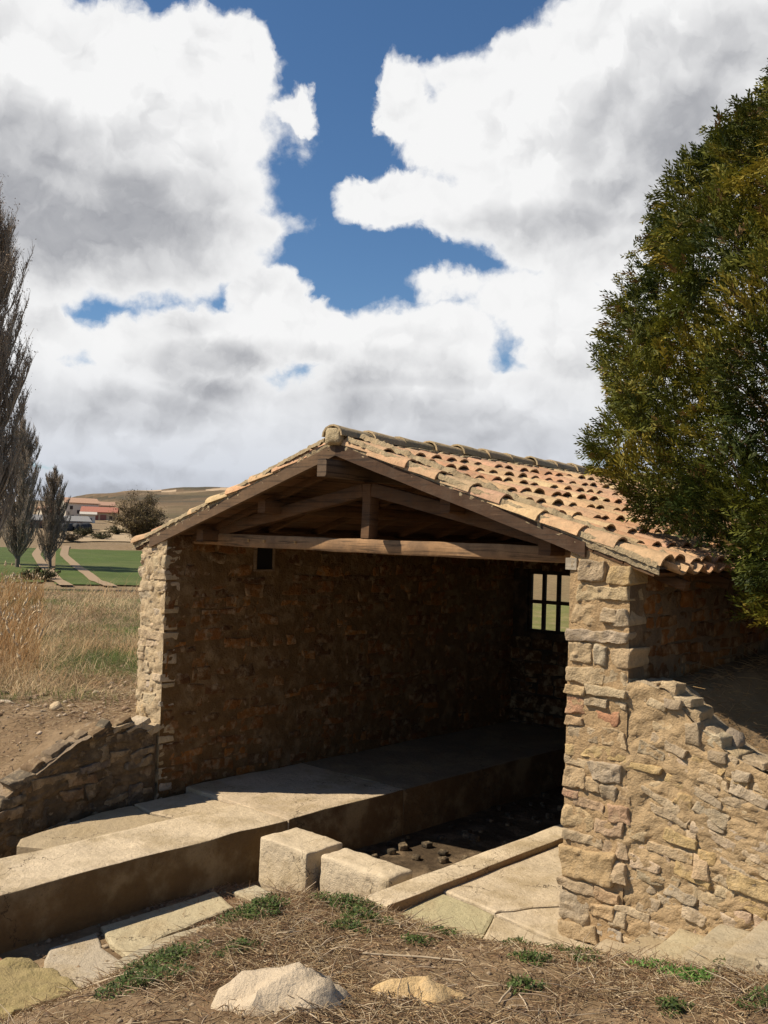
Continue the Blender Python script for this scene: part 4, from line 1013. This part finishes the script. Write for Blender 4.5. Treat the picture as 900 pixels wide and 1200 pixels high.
# reeds
n = 7000; s_ = 12+RNG.gamma(2., 5, n); a_ = -1.07-np.abs(RNG.normal(0, .09, n)); 
px = CX+np.sin(a_)*s_; py = CY+np.cos(a_)*s_; k = (s_ < 34); px, py, s_ = px[k], py[k], s_[k]; m_ = len(px); pz = g(px, py)
h_ = RNG.uniform(.3, 1.0, m_)*np.clip(.5+(-1.05-np.arctan2(px-CX, py-CY))*6, .4, 1.2)
v1 = blades(px, py, pz-.02, h_, .0018*(1+s_*.05), RNG.uniform(0, .25, m_), pal([(.40,.20,.07),(.44,.25,.10),(.30,.16,.06),(.48,.33,.16)], m_), None, .35, 3)
q = np.where(RNG.uniform(0, 1, m_) < .05)[0]
top = np.stack([px[q], py[q], pz[q]+h_[q]*.98], -1); hd = np.stack([RNG.normal(0, .03, len(q)), RNG.normal(0, .03, len(q)), RNG.uniform(.06, .12, len(q))], -1)
tv, tf = tubes(top, top+hd*.5, np.full(len(q), .010), np.full(len(q), .022), 4); tv2, tf2 = tubes(top+hd*.5, top+hd, np.full(len(q), .022), np.full(len(q), .004), 4)
v, f, c = join_np([v1, (tv, tf, np.array([.66,.50,.31])), (tv2, tf2, np.array([.70,.54,.34]))])
tag(obj_np('reeds', v, f, c, m_grass()), 'orange brown reeds with pale fluffy heads at the left edge', 'reeds', kind='stuff')

# ------------------------------------------------------------------ trees
def poplar(loc, Ht, rad, nb, col, leafcol, label, seed, nleaf, twig=1.):
    rg = np.random.default_rng(seed)
    root = thing('poplar_tree', loc, label, 'tree', 'bare poplars')
    L0 = np.array(loc)
    tz = np.linspace(0, 1, 14); off = np.cumsum(rg.normal(0, .012, (14, 2)), axis=0)*Ht*.3
    tp = np.stack([off[:, 0], off[:, 1], tz*Ht], -1)
    tr = Ht*.016*(1-tz)**.8+.02
    v, f = tubes(tp[:-1], tp[1:], tr[:-1], tr[1:], 7)
    obj_np('trunk', v+L0, f, (.15, .12, .09), m_twig(), root, True)
    P0, P1, R0, R1 = [], [], [], []
    tips = []
    for i in range(nb):
        t = rg.uniform(.05, .93); a = rg.uniform(0, 2*np.pi); b = np.array([np.interp(t, tz, tp[:, 0]), np.interp(t, tz, tp[:, 1]), t*Ht])
        Lb = Ht*rg.uniform(.20, .34)*(1-t*.62); d = np.array([math.cos(a), math.sin(a)])
        prof = math.sin(min(1, (t+.12)*1.0)*math.pi)**.38
        out = rad*prof*rg.uniform(.45, 1.05)
        n_ = 6; pts = [b]
        for j in range(1, n_+1):
            u = j/n_; o_ = out*(1-(1-u)**1.8); pts.append(b+np.array([d[0]*o_, d[1]*o_, Lb*u])+rg.normal(0, .02*rad, 3))
        r = Ht*.0042*(1-t*.5)
        for j in range(n_):
            P0.append(pts[j]); P1.append(pts[j+1]); R0.append(r*(1-j/n_*.8)); R1.append(r*(1-(j+1)/n_*.8))
            for _ in range(4):
                e = pts[j]+(pts[j+1]-pts[j])*rg.uniform(0, 1); aa = a+rg.normal(0, 1.3); l = Ht*rg.uniform(.03, .07)
                q1 = e+np.array([math.cos(aa)*l*.28, math.sin(aa)*l*.28, l*.9]); P0.append(e); P1.append(q1); R0.append(r*.4); R1.append(r*.2); 
                for _ in range(5):
                    e2 = e+(q1-e)*rg.uniform(.2, 1); aa2 = rg.uniform(0, 6.28); l2 = Ht*rg.uniform(.012, .035)
                    q2 = e2+np.array([math.cos(aa2)*l2*.4, math.sin(aa2)*l2*.4, l2*.9]); P0.append(e2); P1.append(q2); R0.append(r*.2); R1.append(r*.1); tips.append(q2)
    P0, P1 = np.array(P0), np.array(P1); R0, R1 = np.maximum(np.array(R0)*twig, .010), np.maximum(np.array(R1)*twig, .006)
    v, f = tubes(P0, P1, R0, R1, 3)
    parts = [(v, f, np.array(col)*.9)]
    if nleaf:
        tips = np.array(tips); q = tips[rg.integers(0, len(tips), nleaf)]+rg.normal(0, rad*.05, (nleaf, 3))
        lv = blades(q[:, 0], q[:, 1], q[:, 2], np.full(nleaf, Ht*.005), np.full(nleaf, Ht*.0016), rg.uniform(0, 2.5, nleaf), np.array(leafcol)*rg.uniform(.6, 1.4, (nleaf, 1)), None, .5, 1)
        parts.append(lv)
    v, f, c = join_np(parts)
    obj_np('crown', v+L0, f, c, m_twig(), root)
    return root
def base(az_, s): x, y = dirpt(az_, s); return (x, y, gz(x, y)-.1)
PC = (.37, .30, .235)
poplar(base(-1.130, 60), 21.3, 2.5, 230, PC, (.25, .18, .13), 'tall bare poplar cut by the left edge of the picture', 3, 26000, 1.)
poplar(base(-1.094, 82), 11.2, 1.9, 170, PC, (.27, .20, .15), 'broad short bare poplar in the middle of the row at left', 5, 9000, 1.3)
poplar(base(-1.118, 86), 12.0, 1.7, 60, PC, (.27, .20, .15), 'short bare poplar partly hidden at the very left edge', 15, 6000, 1.3)
poplar(base(-1.064, 84), 7.7, 1.5, 140, (.32, .26, .21), (.27, .20, .15), 'smallest slender bare poplar nearest the farm track', 8, 5000, 1.3)

def bush_tree(loc, Ht, rad, col, label, seed, cat='tree', nb=46, spread=1.0, leaf=(.13,.10,.04), nleaf=9000, lsz=.12):
    rg = np.random.default_rng(seed); root = thing('bare_tree', loc, label, cat)
    L0 = np.array(loc); P0, P1, R0, R1, tips = [], [], [], [], []
    v, f = tubes([(0, 0, 0), (0, 0, Ht*.12)], [(0, 0, Ht*.12), (.1, 0, Ht*.3)], [Ht*.03, Ht*.024], [Ht*.024, Ht*.015], 7)
    obj_np('trunk', v+L0, f, col, m_twig(), root, True)
    for i in range(nb):
        a = rg.uniform(0, 6.28); el_ = math.acos(rg.uniform(.02, 1)) ; o_ = np.array([math.cos(a)*math.sin(el_)*rad, math.sin(a)*math.sin(el_)*rad, Ht*(.28+.72*math.cos(el_)**.9)])*rg.uniform(.8, 1.05)
        b = np.array([0, 0, Ht*rg.uniform(.08, .3)]); n_ = 6; pts = [b+(o_-b)*(j/n_)+np.array([0, 0, Ht*.06*math.sin(j/n_*math.pi)])+rg.normal(0, rad*.03, 3)*(j > 0) for j in range(n_+1)]
        r = Ht*.010
        for j in range(n_):
            P0.append(pts[j]); P1.append(pts[j+1]); R0.append(r*(1-j/n_*.85)); R1.append(r*(1-(j+1)/n_*.85))
            for _ in range(5):
                e = pts[j]+(pts[j+1]-pts[j])*rg.uniform(0, 1); dd = rg.normal(0, 1, 3); dd[2] = abs(dd[2])*.8; dd /= np.linalg.norm(dd); q1 = e+dd*Ht*rg.uniform(.06, .15)
                P0.append(e); P1.append(q1); R0.append(r*.3); R1.append(r*.15)
                for _ in range(5):
                    e2 = e+(q1-e)*rg.uniform(.2, 1); dd = rg.normal(0, 1, 3); dd /= np.linalg.norm(dd); q2 = e2+dd*Ht*rg.uniform(.03, .07); P0.append(e2); P1.append(q2); R0.append(r*.15); R1.append(r*.08); tips.append(q2)
    v, f = tubes(np.array(P0), np.array(P1), np.maximum(np.array(R0), .014), np.maximum(np.array(R1), .010), 3)
    tips = np.array(tips); q = tips[rg.integers(0, len(tips), nleaf)]+rg.normal(0, rad*.05, (nleaf, 3)); q[:, 2] = np.maximum(q[:, 2], .1)
    lv = blades(q[:, 0], q[:, 1], q[:, 2], np.full(nleaf, lsz), np.full(nleaf, lsz*.35), rg.uniform(0, 2.5, nleaf), np.array(leaf)*rg.uniform(.6, 1.4, (nleaf, 1)), None, .5, 1)
    v, f, c = join_np([(v, f, np.array(col)*.8), lv]); obj_np('crown', v+L0, f, c, m_twig(), root)
bush_tree(base(-.982, 122), 6.6, 3.9, (.15, .11, .07), 'round leafless olive brown tree just left of the house roof', 4, leaf=(.17, .125, .055), nleaf=14000, lsz=.16)
for i, (a, s, h, r, lb) in enumerate(((-1.035,140,1.6,1.6,'low dark scrub bush beyond the green field'),(-1.018,136,1.3,1.5,'small scrub bush on the far side of the field, to the right'),(-1.047,128,1.5,1.7,'pale scrub bush where the farm track meets the field'),(-1.003,150,1.6,1.8,'olive scrub bush beneath the round bare tree'),(-1.075,70,1.0,1.6,'dark bramble bush beside the farm track'))):
    bush_tree(base(a, s), h, r, (.10, .08, .05), lb, 30+i, 'bush', 24, leaf=(.09, .085, .035) if i != 2 else (.22,.17,.11), nleaf=2500, lsz=.13)

# ------------------------------------------------------------------ far buildings
def house_far(name, az_, s, w_, d_, h_, rh, wall, roofc, label, wins=(), rot=0., cat='house', doors=(), z_add=0., ridge_x=True, win_c=(.05, .04, .04)):
    x, y = dirpt(az_, s); z = gz(x, y)-1.3+z_add
    root = thing(name, (x, y, z), label, cat)
    th = math.atan2(CY-y, CX-x)+math.pi/2+rot; ex = Vector((math.cos(th), math.sin(th), 0)); ey = Vector((-math.sin(th), math.cos(th), 0))  # -ey faces the viewer
    O = Vector((x, y, z)); ez_ = Vector((0, 0, 1))
    if ey.dot(Vector((CX-x, CY-y, 0))) > 0: ex, ey = -ex, -ey
    b = MB(); b.obox(O+ez_*(h_+.5)/2, ex*w_/2, ey*d_/2, ez_*(h_+.5)/2, wall)
    if ridge_x:
        for sg in (-1, 1): b.add([tuple(O+ex*sg*w_/2*.998+ey*-d_/2+ez_*(h_+.5)), tuple(O+ex*sg*w_/2*.998+ey*d_/2+ez_*(h_+.5)), tuple(O+ex*sg*w_/2*.998+ez_*(h_+.5+rh*.95)), tuple(O+ex*sg*w_/2*.99+ez_*(h_+.5))], [(0, 1, 2), (0, 2, 3)], wall)
    b.build('wall', m_plain(), root)
    r_ = MB(); e = .4
    for sg in (-1, 1):
        p = O+ez_*(h_+.5+.02); mid = p+ey*sg*(d_/4+e/2)+ez_*(rh/2-.05)
        half = ey*sg*(d_/4+e/2) - ez_*(rh/2+.0)
        nn_ = ex.cross(half).normalized(); 
        r_.obox(mid+ez_*.12, ex*(w_/2+e), half, nn_*.12, roofc)
    r_.build('roof', m_tile(), root)
    for (wx, wz, ww_, wh) in wins:
        q = MB(); q.obox(O+ex*wx+ey*-(d_/2+.02)+ez_*(wz+.5), ex*ww_/2, ey*.06, ez_*wh/2, win_c); q.build('window', m_plain(), root)
    for (wx, ww_, wh, dc) in doors:
        q = MB(); q.obox(O+ex*wx+ey*-(d_/2+.03)+ez_*(wh/2+.5), ex*ww_/2, ey*.07, ez_*wh/2, dc); q.build('door', m_plain(), root)
    return root
RED = (.42, .22, .15); WHT = (.62, .56, .46)
house_far('farmhouse', -1.040, 285, 9, 7, 4.9, 1.5, WHT, (.46, .28, .19), 'white farmhouse with scattered small windows in the village', [(-3, 3.7, .8, 1), (-1, 2.6, .8, 1), (1.2, 3.7, .8, 1), (3, 3.2, .8, 1), (-2.6, 1.2, .8, 1)], .25, doors=((1.6, 1.2, 2.1, (.20, .12, .08)),))
house_far('farmhouse', -1.020, 275, 9, 6, 2.7, 1.5, (.50, .36, .24), (.36, .13, .095), 'ochre farmhouse with a bright red roof', [(-3.2, 1.5, .8, .9), (3.2, 1.5, .8, .9)], -.1, doors=((-1, 1.8, 2.2, (.22, .08, .06)), (1.2, 1.6, 2.2, (.25, .10, .08))))
house_far('farmhouse', -1.022, 300, 9, 6, 4.4, 1.2, (.55, .47, .36), (.40, .24, .17), 'pale farmhouse with a low roof behind the red roofed one', [(-2, 3.2, .8, .8), (1, 3.2, .8, .8)], .1)
house_far('farm_shed', -1.059, 290, 6, 6, 3.0, 1.0, (.23, .07, .06), (.24, .09, .07), 'dark red shed at the left end of the village', [], .3, 'shed', ((1.0, 1.8, 2.1, (.12, .05, .05)),))
house_far('farm_shed', -1.070, 292, 4, 5, 2.6, .9, (.55, .48, .38), (.42, .26, .18), 'small white shed left of the dark red one', [(-.5, 1.5, .7, .7)], .3, 'shed')
house_far('farm_hut', -1.031, 240, 3.2, 3, 2.6, .6, (.58, .55, .50), (.50, .47, .42), 'tiny white hut in front of the village houses', [], .0, 'hut', ((.3, 1.1, 1.9, (.08, .10, .12)),))
house_far('barn', -1.073, 185, 15, 8, 2.0, 1.0, (.20, .12, .09), (.20, .21, .22), 'long low barn with a grey metal roof', [(-4, 1.0, 1.6, 1.1), (0, 1.0, 1.6, 1.1), (4, 1.0, 1.6, 1.1)], .12, 'barn')
for i in range(8):
    a = -1.058+i*.0036; x, y = dirpt(a, 168+3*math.sin(i*2)); z = gz(x, y)
    V, F = rbox(.8, .9, .75, .55, (1, 1, 1), .08, 1., i)
    o = obj_np('wrapped_bale', [(p[0], p[1], p[2]) for p in V], F, (.035, .037, .042), m_plain(), None, True); o.location = (x, y, z+.6)
    tag(o, ('black wrapped bale nearest the barn', 'black wrapped bale second from the barn', 'black wrapped bale third from the barn', 'black wrapped bale just left of the middle of the row', 'black wrapped bale just right of the middle of the row', 'black wrapped bale third from the right end of the row', 'black wrapped bale second from the right end of the row', 'black wrapped bale at the right end of the row')[i], 'bale', 'black wrapped bales by the barn')

# ------------------------------------------------------------------ big evergreen over the roof
def cypress(loc, Ht, R0, label, seed=2):
    rg = np.random.default_rng(seed); root = thing('cypress_tree', loc, label, 'tree')
    L0 = np.array(loc)
    def prof(t):  # radius by relative height
        return R0*np.interp(t, [0, .06, .12, .25, .45, .7, .9, 1.], [.30, .78, .98, 1.0, .86, .56, .20, .02])
    tz = np.linspace(0, .95, 10); tp = np.stack([np.sin(tz*3)*.06, np.cos(tz*2)*.05, tz*Ht], -1)
    v, f = tubes(tp[:-1], tp[1:], .13*(1-tz[:-1])+.015, .13*(1-tz[1:])+.015, 9)
    obj_np('trunk', v+L0, f, (.14, .095, .06), m_twig(), root, True)
    # limbs
    P0, P1, Ra, Rb = [], [], [], []; cl = []
    nl = 420
    for i in range(nl):
        t = .12+.80*rg.uniform(0, 1)**1.1; a = rg.uniform(0, 2*np.pi)
        lump = 1+.16*math.sin(a*3+t*9)+.12*math.sin(a*7-t*17)+rg.normal(0, .045)
        rr = float(np.interp(t*Ht, [.75,.95,1.25,1.7,2.4,3.0,3.6,4.1,5.1,5.9,6.5], [1.1,1.5,1.9,2.0,2.05,1.9,1.6,1.30,.62,.08,.02]))*rg.uniform(.6, .92)
        tipz = t*Ht; b0 = np.array([0, 0, max(.3, tipz-rr*.75)])
        tip = np.array([math.cos(a)*rr, math.sin(a)*rr, tipz]); n_ = 5; prev = b0
        for j in range(1, n_+1):
            u = j/n_; p = b0+(tip-b0)*np.array([u, u, u**1.4])+rg.normal(0, .03, 3); P0.append(prev); P1.append(p); Ra.append(.013*(1-u*.8)*min(1, rr)+.003); Rb.append(.012*(1-u*.85)*min(1, rr)+.002); prev = p
        cl.append((tip, a, rr, t))
        for _ in range(7):
            e = b0+(tip-b0)*rg.uniform(.35, .95); d = rg.normal(0, 1, 3); d[2] = abs(d[2]); d /= np.linalg.norm(d); q = e+d*rg.uniform(.12, .4); P0.append(e); P1.append(q); Ra.append(.006); Rb.append(.002)
    v, f = tubes(np.array(P0), np.array(P1), np.array(Ra), np.array(Rb), 4)
    keepf = np.ones(len(f), bool); vv = v+L0; bad = (vv[:, 0] < .72) & (vv[:, 2] < 2.99-.322*np.abs(vv[:, 0]+2.01)+.03)
    f = f[~bad[f].any(1)]
    obj_np('limbs', vv, f, (.17, .115, .07), m_twig(), root)
    # spray template: flat feathery frond in the x-z plane, growing along +x
    tv = []; tf = []
    def leafq(o, d, l, w_):
        d = np.array(d); d = d/np.linalg.norm(d); n_ = np.array([-d[1], d[0], 0]); b = len(tv)
        o = np.array(o); tv.extend([o-n_*w_*.4, o+d*l*.5-n_*w_, o+d*l, o+d*l*.5+n_*w_]); tf.append([b, b+1, b+2, b+3])
    for j in range(10):
        u = j/10; x = u*.09; an = j*2.4; ln = .048*(1-u*.5); o_ = np.array([x, 0, 0]); d_ = np.array([1.0, .60*math.cos(an), .60*math.sin(an)]); d_ /= np.linalg.norm(d_)
        n_ = np.cross(d_, (math.sin(an), .3, math.cos(an))); n_ /= np.linalg.norm(n_); b = len(tv)
        tv.extend([o_, o_+d_*ln*.5-n_*.0054, o_+d_*ln, o_+d_*ln*.5+n_*.0054]); tf.append([b, b+1, b+2, b+3])
    tv = np.array(tv); tf = np.array(tf); tv[:, 2] -= .9*(tv[:, 0])**2
    ZP = [.50, .75, 1.05, 1.5, 2.2, 3.0, 3.6, 4.1, 5.0, 5.65]; RP = [.9, 1.5, 1.85, 2.08, 2.10, 1.96, 1.68, 1.38, .70, .08]
    pos = []; dirs = []; colr = []; scl = []
    nS = 78000
    while len(pos) < nS:
        z = rg.uniform(.5, 5.9); R = float(np.interp(z, ZP, RP))
        if rg.uniform() > R/2.1+.05: continue
        a = rg.uniform(0, 2*np.pi); ca, sa = math.cos(a), math.sin(a)
        q = Vector((ca*R, sa*R, z)); lump = noise.noise(q*1.1)*.15 + noise.noise(q*2.6+Vector((5, 0, 0)))*.15
        hole = noise.noise(q*1.9+Vector((9, 3, 1)))
        if hole > .42 and rg.uniform() < .85: continue
        dep = rg.exponential(.11) if rg.uniform() < .8 else rg.uniform(0, .7)
        r = max(.02, R*(1+lump*min(1, R))-dep+rg.normal(0, .025))
        p = np.array([ca*r, sa*r, z]); v_ = Vector(p)
        nd = noise.noise_vector(v_*3.2+Vector((2, 7, 1)))
        d = np.array([ca*.55+nd.x*1.5, sa*.55+nd.y*1.5, .40+nd.z*1.3])+rg.normal(0, .22, 3); d /= np.linalg.norm(d)
        tone = .5+noise.noise(v_*2.4+Vector((1, 1, 8)))*1.1+rg.normal(0, .18)
        dark, mid, yel, brn = np.array([.028,.042,.007]), np.array([.125,.13,.016]), np.array([.30,.235,.035]), np.array([.14,.085,.03])
        c = dark+(mid-dark)*min(1, max(0, tone*1.25))
        if tone > .72: c = mid+(yel-mid)*min(1, (tone-.72)*2.2)
        if rg.uniform() < .03: c = brn
        pos.append(p); dirs.append(d); colr.append(c); scl.append(rg.uniform(.7, 1.35))
    pos, dirs, colr, scl = np.array(pos), np.array(dirs), np.array(colr), np.array(scl)
    pw = pos+L0; ok = ~((pw[:, 0] < .76) & (pw[:, 2] < 2.99-.322*np.abs(pw[:, 0]+2.01)+.06)) & ~((pw[:, 0] < .6) & (pw[:, 2] < 2.2)) & (pw[:, 2] > 1.6)
    pos, dirs, colr, scl = pos[ok], dirs[ok], colr[ok], scl[ok]; n_ = len(pos)
    A = np.tile(np.array([[0, 0, 1.]]), (n_, 1)); s_ = np.cross(A, dirs); s_ /= np.linalg.norm(s_, axis=1, keepdims=True)+1e-9; u_ = np.cross(dirs, s_)
    ro = rg.normal(0, .7, n_)[:, None]; s2 = s_*np.cos(ro)+u_*np.sin(ro); u2 = -s_*np.sin(ro)+u_*np.cos(ro)
    T_ = tv[None]*scl[:, None, None]
    Vv = pos[:, None]+T_[..., 0:1]*dirs[:, None]+T_[..., 1:2]*s2[:, None]+T_[..., 2:3]*u2[:, None]
    Ff = ((np.arange(n_)*len(tv))[:, None, None]+tf[None]).reshape(-1, 4)
    Cc = np.repeat(colr, len(tf), axis=0)*rg.uniform(.85, 1.15, (len(Ff), 1))
    obj_np('crown', Vv.reshape(-1, 3)+L0, Ff, Cc, m_leaf(), root)
    print('cypress sprays', n_, 'faces', len(Ff))
cypress((1.70, 1.88, 1.10), 6.3, 2.02, 'big dense evergreen tree leaning over the roof at right')
